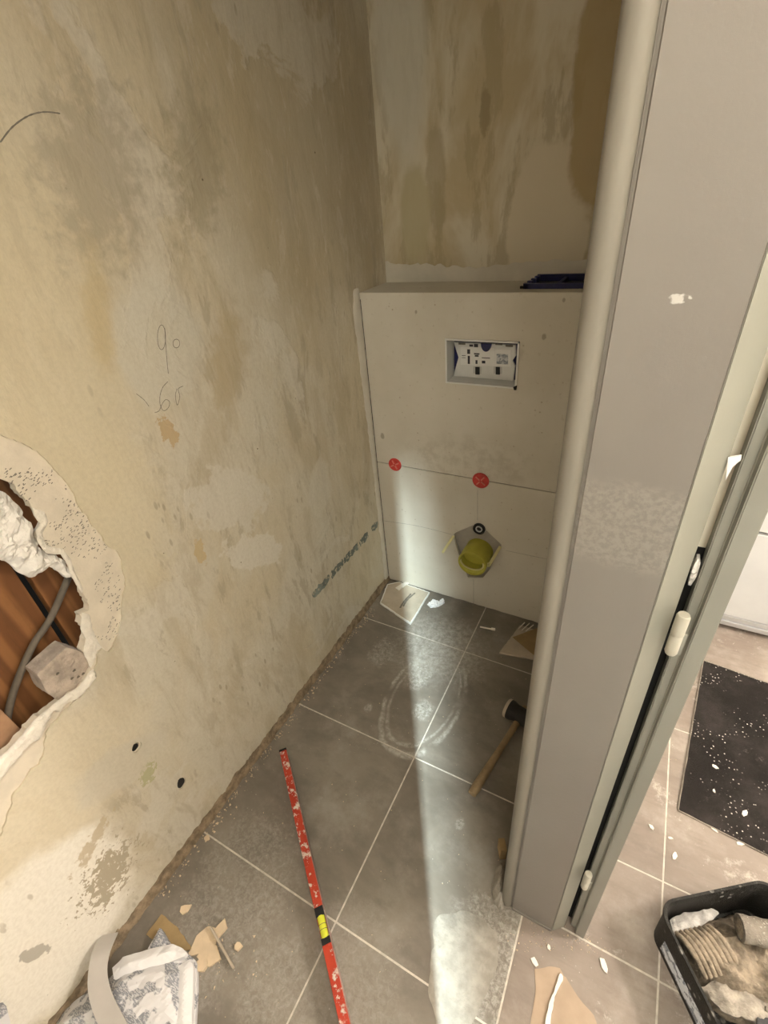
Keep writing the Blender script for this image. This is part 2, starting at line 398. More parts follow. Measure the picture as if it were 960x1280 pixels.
def m_speck(name, base, speck, scale, r0, thr, rough=.9):
    s = NT(name)
    c = s.mix(s.ramp(s.noise(7, 5, .7), .4, .75), base, tuple(x*1.9+.008 for x in base))
    d = s.math('MULTIPLY', s.ramp(s.voro(scale), r0, r0*.6), s.ramp(s.noise(9, 4, .6), thr, thr+.1))
    d = s.math('MAXIMUM', d, s.math('MULTIPLY', s.ramp(s.noise(4, 7, .8), .60, .72), .22))
    c = s.mix(d, c, speck)
    return s.done(c, rough, s.math('ADD', s.noise(300, 3), d), .0025, .8, .2)
def m_print(name, paper, ink, sc, thr, blocks=True):
    s = NT(name)
    big = s.ramp(s.noise(sc*.16, 3, .5), .47, .51)
    t = s.ramp(s.noise(sc, 4, .6, s.mapping(scale=(1, 3, 1))), thr, thr+.04)
    k = s.math('MULTIPLY', big, s.math('ADD', .35, s.math('MULTIPLY', t, .6)))
    return s.done(s.mix(k, paper, ink), .6, s.noise(50, 3), .0006, .6, .3)
M = {}
M['left'] = m_wall_left(); M['back'] = m_wall_back(); M['board'] = m_board()
M['tile'] = m_tile('grey floor tile', (.172, .150, .124), (.250, .222, .186), (.58, .55, .50), .26)
M['hall_tile'] = m_tile('taupe hall tile', (.240, .195, .166), (.300, .25, .214), (.60, .54, .48), .42, True)
M['grout'] = plain('pale grout', (.60, .555, .49), .9, .15, 60)
M['plaster'] = plain('plain plaster', (.66, .62, .54), .85, .06, 12)
M['inner'] = plain('grey inner board', (.40, .365, .315), .85, .08, 20)
M['redlite'] = plain('dusty red ribs', (.60, .20, .15), .5, .15, 60, 0)
M['white_wall'] = plain('white hall wall', (.80, .78, .74), .8, .04, 8)
M['ceil'] = plain('ceiling paint', (.80, .78, .73), .85, .04, 6)
M['sub'] = plain('bare plasterboard core', (.70, .63, .515), .9, .07, 20, .002)
M['skim'] = plain('white broken plaster', (.80, .75, .66), .95, .06, 40, .004)
M['dirt'] = plain('brown mortar and dirt', (.27, .205, .135), .95, .35, 45, .004)
M['foam'] = plain('white mortar lumps', (.83, .80, .75), .9, .05, 40, .003)
M['brick'] = plain('grey brick with mortar', (.47, .40, .335), .95, .25, 34, .005)
M['wood'] = m_wood('brown old boards', (.165, .068, .024), (.275, .125, .046))
M['rust'] = plain('orange brown batten', (.36, .21, .12), .8, .15, 20)
M['cable'] = plain('grey conduit', (.135, .115, .090), .55, .15, 30)
M['lip'] = m_paint('cream frame lip', (.215, .195, .163), .5)
M['panel'] = m_panel()
M['frame'] = m_paint('frame paint lightened by hall light', (.30, .295, .25), .42)  # hall light on the chamfer is put into this paler, greener colour
M['door'] = m_paint('grey green door paint', (.265, .26, .225), .42)
M['hinge'] = m_paint('painted hinge', (.42, .40, .335), .35)
M['rebate'] = m_paint('cream rebate', (.74, .68, .56), .5)
M['gap_shade'] = plain('black seal', (.012, .012, .012), .8, .1, 40)  # near black that paints the deep shade in the door gap
M['white_pl'] = plain('white plastic', (.74, .74, .72), .4, .03, 20, .0002)
M['sticker'] = plain('white sticker', (.82, .82, .80), .5, .02, 20, 0)
M['ink'] = plain('dark print', (.05, .05, .06), .6, .1, 50, 0)
M['greyprint'] = m_print('grey printed block', (.62, .64, .66), (.25, .28, .32), 260, .45)
M['black'] = plain('black plastic', (.014, .014, .015), .45, .2, 40, .0004)
M['blue'] = plain('dark blue plastic', (.012, .014, .085), .35, .2, 40, .0003)
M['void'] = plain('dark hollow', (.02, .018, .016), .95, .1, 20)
M['red'] = plain('red plastic cap', (.50, .045, .035), .4, .15, 60, .0004)
M['yellow'] = plain('yellow green plastic', (.44, .41, .06), .45, .06, 30, .0003)
M['straw'] = plain('pale yellow plastic', (.62, .57, .28), .5, .08, 30, .0003)
M['chrome'] = plain('grey ring', (.55, .55, .54), .3, .05, 20, 0)
M['pencil'] = plain('pencil mark', (.20, .18, .15), .8, .2, 90, 0)
M['teal'] = m_speck('flaking blue grey paint', (.17, .19, .17), (.50, .46, .36), 70, .45, .35)
M['level'] = m_level()
M['lev_side'] = m_speck('grey aluminium edge with plaster', (.30, .22, .19), (.60, .55, .50), 60, .4, .4, .6)
M['vial'] = plain('yellow vial', (.66, .68, .06), .25, .08, 40, 0)
M['handle'] = plain('mallet handle wood', (.285, .20, .11), .6, .18, 30)
M['rubber'] = plain('black rubber', (.016, .014, .012), .6, .4, 60, .001)
M['bare_board'] = plain('board offcut face', (.50, .43, .34), .9, .08, 24)
M['board_edge'] = plain('white gypsum edge', (.85, .84, .80), .9, .03, 40)
M['card'] = plain('brown cardboard', (.34, .24, .12), .85, .12, 20)
M['kraft'] = plain('tan kraft paper', (.42, .32, .235), .75, .10, 12)
M['flake'] = plain('cream plaster flake', (.66, .53, .37), .9, .08, 30)
M['chipw'] = plain('white plaster chip', (.84, .80, .73), .9, .04, 30)
M['cement'] = plain('dry cement smear', (.31, .285, .245), .95, .18, 30, .003)
M['paper'] = m_print('printed paper sack', (.74, .73, .74), (.25, .26, .29), 150, .46)
M['paperw'] = plain('white paper', (.84, .83, .84), .6, .03, 12)
M['strip'] = plain('grey plastic strip', (.50, .47, .44), .5, .05, 12)
M['tray'] = m_speck('black tray with plaster splashes', (.018, .017, .015), (.42, .40, .37), 60, .38, .50, .5)
M['mud'] = plain('drying joint compound', (.255, .208, .155), .8, .38, 45, .004)
M['mudw'] = plain('pale joint compound', (.36, .32, .27), .85, .30, 45, .003)
M['splash'] = plain('white compound splash', (.42, .405, .385), .85, .2, 50, .003)
M['sleeve'] = m_speck('grey dusty roller sleeve', (.21, .185, .155), (.40, .37, .325), 170, .40, .45)
M['lab'] = m_print('tray label', (.74, .77, .82), (.10, .12, .17), 330, .46)
M['mat'] = m_speck('black mat with plaster crumbs', (.016, .013, .012), (.72, .68, .62), 105, .24, .50)
M['cab'] = m_paint('white cabinet', (.70, .71, .72), .4)
M['alu'] = plain('aluminium plinth', (.62, .63, .65), .28, .05, 8, .0001, .5, .6)

# ------------------------------------------------------------------ setting: floor
HGT = 2.42; YB = 0.189; CH = 1.20; YJ = -0.9306
floor = box('floor', (-.35, -4.2, -.10), (3.5, .45, -.0007), M['grout'])
tag(floor, 'grey tiled floor running from the toilet niche into the hall', 'floor', kind='structure')
def tile(x0, x1, y0, y1, mat, k):
    g = .0020; o = box('tile', (x0+g, y0+g, -.010), (x1-g, y1-g, 0), mat, floor, bevel=.0007)
    return o
GY = [.30, -.2476, -.6953, -1.1430, -1.5907, -2.0384]
for a, b in zip(GY[1:], GY[:-1]):
    for x0, x1 in ((.004, .4528), (.4528, .8455)):
        tile(x0, x1, a, b, M['tile'], 0)
for x0, x1 in ((.8455, 1.131), (1.131, 1.58), (1.58, 2.03), (2.03, 2.48)):
    for a, b in zip((-.267, -.715, -.913, -1.361, -1.809), (.30, -.267, -.715, -.913, -1.361)):
        tile(x0, x1, a, b, M['hall_tile'], 1)

# ------------------------------------------------------------------ setting: walls
# left wall: painted skin over plasterboard core, broken open
skin_hole = W2([(48, 563), (62, 580), (78, 597), (90, 614), (96, 630), (113, 650), (131, 676), (150, 692), (153, 708), (157, 726), (153, 745), (152, 775), (147, 797), (136, 815), (127, 810),
                (121, 818), (119, 834), (116, 848), (104, 868), (84, 884), (76, 893), (70, 899), (58, 913), (56, 925), (55, 940), (49, 955), (38, 962), (31, 978), (20, 990), (12, 1010), (0, 1045)])
skin_hole = [(-1.62, 1.24), (W(0, 545).y - .16, 1.27), (W(0, 545).y, W(0, 545).z), tuple((W(22, 552).y, W(22, 552).z))] + skin_hole + [(-1.50, .52), (-1.62, .60)]
core_hole = W2([(8, 600), (18, 606), (30, 622), (42, 634), (50, 644), (55, 655), (50, 672), (54, 684), (66, 690), (79, 689), (87, 700), (92, 714), (102, 735), (111, 750), (112, 762),
                (103, 768), (103, 780), (109, 790), (109, 800), (106, 812), (113, 824), (118, 833), (112, 845), (101, 862), (84, 873), (62, 889), (42, 905), (30, 923), (16, 938), (0, 954)])
core_hole = [(-1.58, 1.13), (W(0, 598).y, W(0, 598).z)] + core_hole + [(-1.48, .56), (-1.58, .62)]
def circ(u, v, r, asp=1.0, n=14):
    p = W(u, v); return [(p.y + r*math.cos(2*math.pi*k/n), p.z + asp*r*math.sin(2*math.pi*k/n)*(1+.12*math.sin(5*k))) for k in range(n)]
drill = [circ(171, 934, .012, 1.1), circ(227, 979, .0125, 1.5)]
outer = jag([(-1.76, .030), (YB, .030)], .012, .010, 3, False, 30) + [(YB, HGT), (-1.76, HGT)]
wl_ = holed('wall_left', outer, [jag(skin_hole, .006, .0042, 2, True, 45)] + drill, 0.0, -.004, M['left'], None, 'yz')
tag(wl_, 'stripped cream plaster wall with a broken hole beside the toilet niche', 'wall', kind='structure')
holed('plasterboard_core', [(-1.76, 0.0), (YB, 0.0), (YB, HGT), (-1.76, HGT)], [jag(core_hole, .005, .0048, 9, True, 60)] + [circ(171, 934, .009, 1.1), circ(227, 979, .0115, 1.5)],
      -.0042, -.022, M['sub'], wl_, 'yz')
# pitted dimples in the bare core
random.seed(4)
bm = bmesh.new()
for k in range(1500):
    u = random.uniform(5, 150); v = random.uniform(585, 800)
    p = W(u, v, -.0041)
    if not inside((p.y, p.z), skin_hole) or inside((p.y, p.z), core_hole): continue
    if fbm(p.y, p.z, 14, 3) < -.12: continue
    a = random.uniform(.0006, .0022); w_ = random.uniform(.0005, .0009); t = .35
    q = [bm.verts.new((-.0038, p.y + sx*a*math.cos(t) - sz*w_*math.sin(t), p.z + sx*a*math.sin(t) + sz*w_*math.cos(t))) for sx, sz in ((-1, -1), (1, -1), (1, 1), (-1, 1))]
    bm.faces.new(q)
from_bm('pit_marks', bm, M['pencil'], wl_)['kind'] = 'stuff'
# white torn lip along the lower edge of the hole
lip = W2([(118, 836), (121, 846), (108, 862), (97, 874), (82, 880), (76, 890), (66, 889), (58, 904), (50, 925), (36, 930), (26, 943), (10, 962), (0, 975), (-14, 985), (-10, 962), (0, 948), (14, 936), (28, 920), (42, 903), (62, 886), (84, 869), (101, 858), (111, 843)])
lump('torn_lip', jag(lip, .004, .0016, 7, True, 90), -.004, lambda a, b, d: .004 + min(.006, d*1.6) + .0022*fbm(a, b, 70, 2), .0035, M['skim'], wl_, 'yz')
edge_t = W2([(42, 634), (56, 640), (62, 652), (55, 668), (60, 683), (80, 686), (90, 700), (96, 716), (106, 738), (104, 742), (92, 722), (86, 706), (78, 694), (60, 692), (49, 680), (47, 664), (52, 655), (44, 644)])
lump('torn_edge', jag(edge_t, .004, .0012, 8, True, 90), -.006, lambda a, b, d: .0022 + min(.002, d*.9) + .0012*fbm(a, b, 70, 6), .003, M['skim'], wl_, 'yz')
edge_b = W2([(104, 766), (114, 770), (118, 788), (127, 808), (135, 815), (124, 814), (121, 824), (115, 836), (106, 816), (109, 800), (103, 786)])
lump('torn_edge', jag(edge_b, .004, .0012, 12, True, 90), -.006, lambda a, b, d: .0022 + min(.002, d*.9) + .0012*fbm(a, b, 70, 4), .003, M['skim'], wl_, 'yz')
# dark backings behind both drill holes; black discs stand in for their deep shade
for u, v in ((171, 934), (227, 979)):
    p = W(u, v); box('hole_back', (-.06, p.y-.03, p.z-.03), (-.052, p.y+.03, p.z+.03), M['void'], wl_)
for u, v, r in ((227, 979, .0118), (170, 935, .0085)):
    q = circ(u, v, r, 1.45 if u > 200 else 1.0); prism('hole_shade', q, -.0044, -.0037, M['void'], wl_, 'yz')
# hollow behind the wall
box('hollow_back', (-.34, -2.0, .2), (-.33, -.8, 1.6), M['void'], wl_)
# dirty strip of mortar where the skirting was torn off
base = jag([(-1.76, -.001), (YB, -.001)], .02, 0, 3, False) + list(reversed(jag([(-1.76, .034), (0.0, .034)], .012, .010, 21, False, 40)))
lump('mortar_strip', base, -.004, lambda a, b, d: .003 + .010*max(0, .04-b)/.04 + .005*fbm(a, b, 40, 3), .008, M['dirt'], wl_, 'yz', False)
# pencil figures and lines on the wall
def stroke(name, pts, wid, mat, parent, plane, off, closed=False):
    P = smooth_path([Vector((a, b, 0)) for a, b in pts], 6); bm = bmesh.new(); prev = None; pl = PL[plane]
    for i, p in enumerate(P):
        t = (P[min(i+1, len(P)-1)] - P[max(i-1, 0)]).normalized(); nrm = Vector((-t.y, t.x, 0))*wid*(.6+.5*abs(math.sin(i*1.3)))
        cur = [bm.verts.new(pl(*(p+nrm)[:2], off)), bm.verts.new(pl(*(p-nrm)[:2], off))]
        if prev: bm.faces.new((prev[0], prev[1], cur[1], cur[0]))
        prev = cur
    return from_bm(name, bm, mat, parent)
def cz(pts): return W2([(120+u/2.595, 360+v/2.595) for u, v in pts])
ell = lambda cx, cy, rx, ry, n=14: [(cx+rx*math.cos(2*math.pi*k/n), cy+ry*math.sin(2*math.pi*k/n)) for k in range(n+1)]
stroke('pencil_nine', cz(ell(212, 160, 13, 40) + [(222, 130), (226, 190), (230, 240), (234, 278)]), .0007, M['pencil'], wl_, 'yz', .0006)
stroke('pencil_zero', cz(ell(260, 180, 11, 14)), .0007, M['pencil'], wl_, 'yz', .0006)
stroke('pencil_six', cz([(233, 303), (216, 322), (207, 350), (208, 380), (219, 398), (234, 388), (238, 370), (226, 362), (214, 376), (204, 398), (190, 404)]), .0007, M['pencil'], wl_, 'yz', .0006)
stroke('pencil_zero', cz([(262, 326), (257, 350), (263, 380), (271, 352), (266, 328), (282, 318)]), .0007, M['pencil'], wl_, 'yz', .0006)
stroke('pencil_arc', W2([(0, 178), (15, 159), (35, 145), (55, 140), (75, 142)]), .0010, M['pencil'], wl_, 'yz', .0006)
stroke('pencil_mark', W2([(170, 492), (180, 500), (186, 508)]), .0006, M['pencil'], wl_, 'yz', .0006)
# remains of a blue grey paint line
for y0, y1, s_ in ((-.500, -.40, 1), (-.385, -.31, 2), (-.30, -.20, 3), (-.185, -.125, 4), (-.095, -.045, 5)):
    zc = .338
    lump('paint_remnant', jag([(y0, zc-.014), (y1, zc-.014), (y1, zc+.014), (y0, zc+.014)], .006, .007, s_*3, True, 60), 0, lambda a, b, d: .0012, .004, M['teal'], wl_, 'yz', False)
# plaster fillet up the corner between wall and casing
fil = jag([(-.034, .02), (-.030, .5), (-.040, .9), (-.048, 1.16), (-.030, 1.215)], .012, .006, 5, False, 30) + [(.0, 1.215), (0.0, .02)]
lump('corner_filler', fil, 0, lambda a, b, d: .0015 + min(.004, d*.4) + .0012*fbm(a, b, 60, 3), .008, M['plaster'], wl_, 'yz')

# hollow wall contents seen through the hole
xb = -.075
g0 = W(62, 770, xb).y
for (ya, yb_), nm in ((((g0+.007), g0+.16), 0), ((g0-.165, g0-.007), 1), ((g0-.34, g0-.179), 2)):
    o = tag(box('wooden_board', (xb-.022, ya, .25), (xb + (.004 if nm == 0 else 0), yb_, W(10, 690, xb).z + (.2 if nm != 1 else 0.0)), M['wood'], None, .002),
            ('brown upright board right of the dark joint inside the wall hole', 'brown upright board behind the cable inside the wall hole', 'brown upright board at the far side of the wall hole')[nm], 'board', 'boards inside the broken wall', 'structure')
zt = W(10, 690, xb).z
tag(box('wooden_batten', (xb-.018, g0-.34, zt+.006), (xb+.004, g0-.006, zt+.09), M['wood'], None, .002), 'short brown cross board above the upright boards in the wall hole', 'board', None, 'structure')
cb = [W(92, 705, -.058), W(80, 735, -.058), (W(62, 775, -.060)), W(42, 805, -.062), W(26, 840, -.062), W(14, 875, -.062), W(7, 915, -.062), W(6, 960, -.062)]
tag(tube('conduit', cb, .0065, M['cable']), 'grey flexible conduit curving down through the wall hole', 'conduit')
bt = W2([(-60, 862), (0, 886), (32, 918), (20, 945), (-30, 990), (-80, 960)], -.04)
tag(prism('hole_batten', bt, -.062, -.035, M['rust'], None, 'yz', .002), 'orange brown batten stub at the foot of the wall hole', 'batten', None, 'structure')
br = W2([(46, 842), (84, 809), (106, 816), (119, 834), (81, 880), (60, 868)], -.014)
bk = prism('brick_stub', jag(br, .008, .0016, 14, True, 60), -.055, -.014, M['brick'], None, 'yz', .0022)
for u, v in ((93, 838), (98, 846), (90, 848), (104, 842), (72, 842)):
    q = W(u, v, -.0136); prism('pit', [(q.y+.0032*math.cos(k)*(1+.3*math.sin(3*k+u)), q.z+.0026*math.sin(k)) for k in [2*math.pi*j/9 for j in range(9)]], -.0142, -.0136, M['cable'], bk, 'yz')
tag(bk, 'broken grey brick stub with mortar in the lower edge of the hole', 'brick')
fo = W2([(-70, 600), (0, 612), (18, 622), (34, 642), (46, 664), (54, 684), (70, 694), (84, 702), (92, 716), (88, 724), (76, 716), (66, 708), (58, 718), (44, 723), (30, 720), (14, 706), (0, 698), (-60, 690)], 0)
fm = lump('mortar_lumps', jag(fo, .006, .004, 17, True, 50), -.022, lambda a, b, d: .004 + min(.016, d*1.2) + .018*abs(fbm(a, b, 28, 8)) + .004*fbm(a, b, 90, 1), .0045, M['foam'], None, 'yz', False)
tag(fm, 'crumbly white mortar lumps hanging in the top of the wall hole', 'mortar')

# back wall, right wall with the door opening, added rear light blockers, ceiling, hall walls
wb = box('wall_back', (-.02, YB, 0), (.92, YB+.1, HGT), M['back'])
tag(wb, 'scraped yellowish plaster wall above the cistern casing', 'wall', kind='structure')
bandp = jag([(.0, 1.262), (.10, 1.252), (.22, 1.246), (.34, 1.236), (.5, 1.25), (.795, 1.25)], .01, .007, 11, False, 30) + [(.795, 1.195), (.0, 1.195)]
bm = bmesh.new(); bm_prism(bm, bandp, YB-.002, YB, 'xz'); from_bm('plaster_band', bm, M['plaster'], wb)
bm = bmesh.new()
bm_box(bm, (.805, -.88, 0), (.895, YB, HGT)); bm_box(bm, (.805, -1.68, 2.13), (.895, -.88, HGT)); bm_box(bm, (.805, -1.75, 0), (.895, -1.68, HGT))
tag(from_bm('wall_right', bm, M['plaster']), 'plastered partition wall between the toilet niche and the hall', 'wall', kind='structure')
bm = bmesh.new()
bm_box(bm, (-.02, -1.85, 0), (1.053, -1.75, HGT)); bm_box(bm, (1.053, -1.85, 1.945), (1.95, -1.75, HGT)); bm_box(bm, (1.95, -1.85, 0), (3.5, -1.75, HGT))
tag(from_bm('wall_light_cut', bm, M['white_wall']), 'added unseen white wall cutting the light streak behind the photographer', 'wall', kind='structure')  # unseen wall added so its doorway cuts the streak's left edge and top
tag(box('wall_light_edge', (1.309, -2.20, 0), (3.5, -2.15, HGT), M['white_wall']), 'added unseen white wall softening the light streak edge', 'wall', kind='structure')  # unseen wall added to soften the streak's right edge
tag(box('wall_hall', (3.4, -1.75, 0), (3.5, .40, HGT), M['white_wall']), 'white end wall of the hall', 'wall', kind='structure')
tag(box('wall_hall_back', (.895, .36, 0), (3.5, .45, HGT), M['white_wall']), 'white hall wall behind the cabinet', 'wall', kind='structure')
tag(box('ceiling', (-.02, -1.85, HGT), (3.5, .45, HGT+.08), M['ceil']), 'pale ceiling over the niche and the hall', 'ceiling', kind='structure')

# ------------------------------------------------------------------ cistern casing
ox0, ox1, oz0, oz1 = .290, .5155, .9345, 1.0715
SEAM = .600
casing = empty('wall_casing', (0, 0, 0), 'boxed in cistern casing of pale fibre boards with a flush opening', 'casing'); casing['kind'] = 'structure'
holed('upper_board', [(.002, SEAM+.0016), (.803, SEAM+.0016), (.803, CH-.0005), (.002, CH-.0005)], [[(ox0, oz0), (ox1, oz0), (ox1, oz1), (ox0, oz1)]], 0.0, .0125, M['board'], casing, 'xz')
CUT = B2([(567, 668), (571, 665), (589, 657.5), (595, 655), (606, 661), (627, 681), (612, 712), (604, 722), (585, 722), (573, 692), (569, 680)])
holed('lower_board', jag([(.002, .006), (.803, .002)], .02, .002, 4, False, 60) + [(.803, SEAM-.0016), (.002, SEAM-.0016)], [CUT], 0.0, .0125, M['board'], casing, 'xz')
box('top_board', (.001, -.001, CH-.0125), (.803, YB-.002, CH), M['board'], casing, .0008)
box('inner_board', (.10, .022, .02), (.70, .030, .58), M['inner'], casing)
box('dark_gap', (.002, .004, SEAM-.01), (.803, .012, SEAM+.01), M['void'], casing)
for pts in ([(597, 612), (597, 650)], [(592, 724), (592, 755)], [(480, 651), (520, 657), (565, 668)], [(632, 688), (690, 700)]):
    stroke('pencil_line', B2(pts), .0006, M['pencil'], casing, 'xz', -.0005)

box('corner_gap', (.0003, -.0014, .03), (.0034, .001, CH-.02), M['void'], casing)
# flush plate opening
fr = empty('flush_opening', ((ox0+ox1)/2, 0, oz0), 'white plastic flush opening with service plate set in the casing', 'flush opening')
o_ = Vector(fr.location)
def rel(o): o.matrix_parent_inverse = Matrix.Translation(-o_); return o
bm = bmesh.new(); t_ = .005; yf, yd = -.004, .060
for lo, hi in (((ox0, yf, oz0), (ox0+t_, yd, oz1)), ((ox1-t_, yf, oz0), (ox1, yd, oz1)), ((ox0, yf, oz0), (ox1, yd, oz0+t_)), ((ox0, yf, oz1-t_), (ox1, yd, oz1))):
    bm_box(bm, lo, hi)
rel(from_bm('sleeve', bm, M['white_pl'], fr))
rel(box('recess_back', (ox0, .060, oz0), (ox1, .064, oz1), M['blue'], fr))
def O(u, v, y=.050): # crop of the opening, scale 7.385
    q = B(540+u/7.385, 400+v/7.385, y); return (q.x, q.z)
plate = [O(*p) for p in ((200, 205), (770, 232), (772, 330), (742, 375), (765, 425), (750, 562), (655, 560), (650, 570), (540, 560), (535, 548), (490, 545), (485, 555), (360, 545), (355, 535), (195, 525), (245, 345))]
def clampz(P): return [(min(max(x, ox0+t_+.0005), ox1-t_-.0005), min(max(z, oz0+t_+.0005), oz1-t_-.0005)) for x, z in P]
rel(prism('service_plate', clampz(plate), .050, .058, M['white_pl'], fr, 'xz'))
c0 = O(503, 215); rr = O(552, 215)[0]-c0[0]; dep = c0[1]-O(503, 290)[1]
ztop = oz1 - t_ - .0006
dome = [(c0[0]+rr*math.cos(a), min(ztop, c0[1]) - dep*math.sin(a)) for a in [math.pi*k/14 for k in range(15)]]
rel(prism('blue_lever', dome, .046, .0502, M['blue'], fr, 'xz'))
def quad(name, u0, v0, u1, v1, y, mat, th=.0006, par=None): # follows the slope of the opening
    sl = .045
    P = [O(u0, v0, y), O(u1, v0+(u1-u0)*sl, y), O(u1, v1+(u1-u0)*sl, y), O(u0, v1, y)]
    return prism(name, P, y-th, y, mat, par, 'xz') if par else rel(prism(name, P, y-th, y, mat, fr, 'xz'))
st1 = quad('sticker', 265, 245, 580, 412, .0498, M['sticker']); st2 = quad('sticker', 583, 268, 728, 425, .0498, M['sticker'])
quad('printed_block', 596, 312, 702, 405, .0490, M['greyprint'], .0006, st2)
for a in ((460, 345, 535, 352), (460, 375, 492, 400), (325, 270, 352, 312), (330, 330, 350, 405), (388, 305, 438, 318), (395, 322, 430, 338), (402, 370, 420, 405), (345, 225, 380, 245), (388, 220, 425, 250), (275, 325, 310, 330), (275, 345, 310, 349)):
    quad('print_mark', *a, .0488, M['ink'], .0004, st1)
for a in ((245, 208, 308, 226), (680, 228, 748, 246), (585, 218, 650, 230)): quad('slot', *a, .0496, M['pencil'], .0008)
for u in (390, 578):
    quad('clip_frame', u-8, 430, u+68, 492, .0496, M['chrome'], .002); quad('clip', u+12, 432, u+50, 500, .0476, M['black'], .003)
# dark chip at the frame's lower corner
rel(prism('corner_notch', B2([(642, 483), (647, 481), (646, 487), (643, 487)]), -.0052, -.0042, M['void'], fr, 'xz'))

# red bolt caps on the seam
for i, (u, v, r, lab) in enumerate(((494, 580.5, .0265, 'red plastic disc on the board seam beside the plastered wall corner'), (601, 600.5, .030, 'red plastic disc on the board seam above the yellow drain plug'))):
    p = B(u, v)
    e = empty('bolt_cap', (p.x, 0, p.z), lab, 'cap', 'red discs on the casing seam')
    mt = Matrix.Rotation(math.pi/2, 4, 'X')
    lathe('disc', [(0, .0035), (r*.80, .0035), (r*.86, .005), (r*.97, .004), (r, .0005), (r*.9, -.004), (0, -.004)], M['red'], e, mt, 28)
    bm = bmesh.new()
    for a in (.5, 2.07, 3.64, 5.21): bm_box(bm, (.004, -.0022, .0035), (r*.72, .0022, .0062), Matrix.Rotation(a+i*.4, 4, 'Z'))
    bm.transform(mt); from_bm('cross_rib', bm, M['redlite'], e)
# water inlet
p = B(598, 662.5, -.012)
e = empty('inlet_stub', (p.x, .022, p.z), 'round black water inlet with a pale ring above the drain plug', 'pipe inlet')
mt = Matrix.Rotation(math.pi/2, 4, 'X')
ip = lathe('pipe', [(0, -.006), (.023, -.006), (.023, .030), (.019, .034), (.019, .026), (0, .026)], M['black'], e, mt, 28)
lathe('ring', [(.0235, .010), (.0255, .010), (.0255, .017), (.0235, .017), (.0235, .010)], M['chrome'], e, mt, 28)
lathe('inner_ring', [(.009, .0262), (.013, .0262), (.013, .030), (.009, .030), (.009, .0262)], M['chrome'], ip, mt, 24)
# drain plug
p = B(590.5, 703.5, -.062)
e = empty('drain_plug', (p.x, .022, p.z), 'yellow green drain plug with a gripping pocket sticking out of the casing', 'drain plug')
R_ = .0545; mt = Matrix.Rotation(math.pi/2, 4, 'X')
lathe('collar', [(0, -.007), (R_*.98, -.007), (R_*.98, .004), (R_*.92, .008), (R_*.92, .030), (R_, .034), (R_, .090), (R_-.001, .092), (R_-.006, .092), (R_-.007, .090), (R_-.007, .055), (0, .055)], M['yellow'], e, mt, 40)
r2 = R_-.0065
arc = [(r2*math.cos(a), r2*math.sin(a)) for a in [math.radians(168 + (384-168)*k/24) for k in range(25)]]
cur = [(r2*.92*math.cos(a), .004 + r2*.62*math.sin(a)) for a in [math.radians(18 - (18+186)*k/14) for k in range(15)]]
bm = bmesh.new(); bm_prism(bm, arc+cur, .050, .088); bm.transform(mt); from_bm('front_web', bm, M['yellow'], e)
bm = bmesh.new(); bm_tube(bm, [Vector((x, y, .090)) for x, y in cur], .0032, 8); bm.transform(mt); o = from_bm('pocket_rim', bm, M['straw'], e); auto(o, 60)
def flat_strip(name, a, b, w, th, mat, parent, off):
    a = Vector(a); b = Vector(b); d = (b-a).normalized(); s_ = d.cross(Vector((0, 1, 0))).normalized(); n_ = s_.cross(d)
    bm = bmesh.new(); L = (b-a).length; m = Matrix((( *d, 0), (*s_, 0), (*n_, 0), (0, 0, 0, 1))).transposed(); m.translation = a
    m = Matrix.Translation(a) @ Matrix((d, s_, n_)).transposed().to_4x4()
    bm_box(bm, (0, -w/2, -th/2), (L, w/2, th/2)); bmesh.ops.bevel(bm, geom=bm.edges[:], offset=th*.25, segments=1, affect='EDGES')
    bm.transform(m); bm.transform(Matrix.Translation(-Vector(off))); return from_bm(name, bm, mat, parent)
loc = e.location
stp = flat_strip('strap', B(625.5, 683, -.006), B(610.5, 708, -.046), .011, .004, M['straw'], e, loc)
lathe('strap_eye', [(.003, -.003), (.008, -.003), (.008, .003), (.003, .003), (.003, -.003)], M['straw'], stp, Matrix.Translation(B(610.5, 706, -.050)-loc) @ mt, 16)
flat_strip('strap', B(567.5, 669, .004), B(553, 691, -.050), .010, .004, M['straw'], e, loc)

# dark blue mounting frame lying on the casing
e = empty('mounting_frame', (.62, .10, CH), 'dark blue plastic mounting frame lying on the casing ledge', 'frame')
bx0, bx1, by0, by1 = -.118, .12, -.050, .068
bm = bmesh.new()
for lo, hi in (((bx0, by0, 0), (bx1, by0+.012, .013)), ((bx0+.012, by1-.012, 0), (bx1, by1, .020)), ((bx0, by0, 0), (bx0+.014, by1, .010)), ((bx1-.012, by0, 0), (bx1, by1, .018))): bm_box(bm, lo, hi)
from_bm('rim', bm, M['blue'], e)
for x in (-.030, .055): box('cross_bar', (x, by0+.010, .002), (x+.010, by1-.010, .014), M['blue'], e, .001)
box('floor_panel', (bx0+.012, by0+.010, .0005), (bx1-.010, by1-.010, .003), M['black'], e)
for k in range(4): box('notch_tooth', (bx0-.004+k*.004, by0+.012+k*.026, .0), (bx0+.010+k*.004, by0+.026+k*.026, .012+k*.002), M['blue'], e, .001)
box('corner_tab', (bx0-.010, by0+.002, 0), (bx0, by0+.010, .007), M['black'], e, .001)

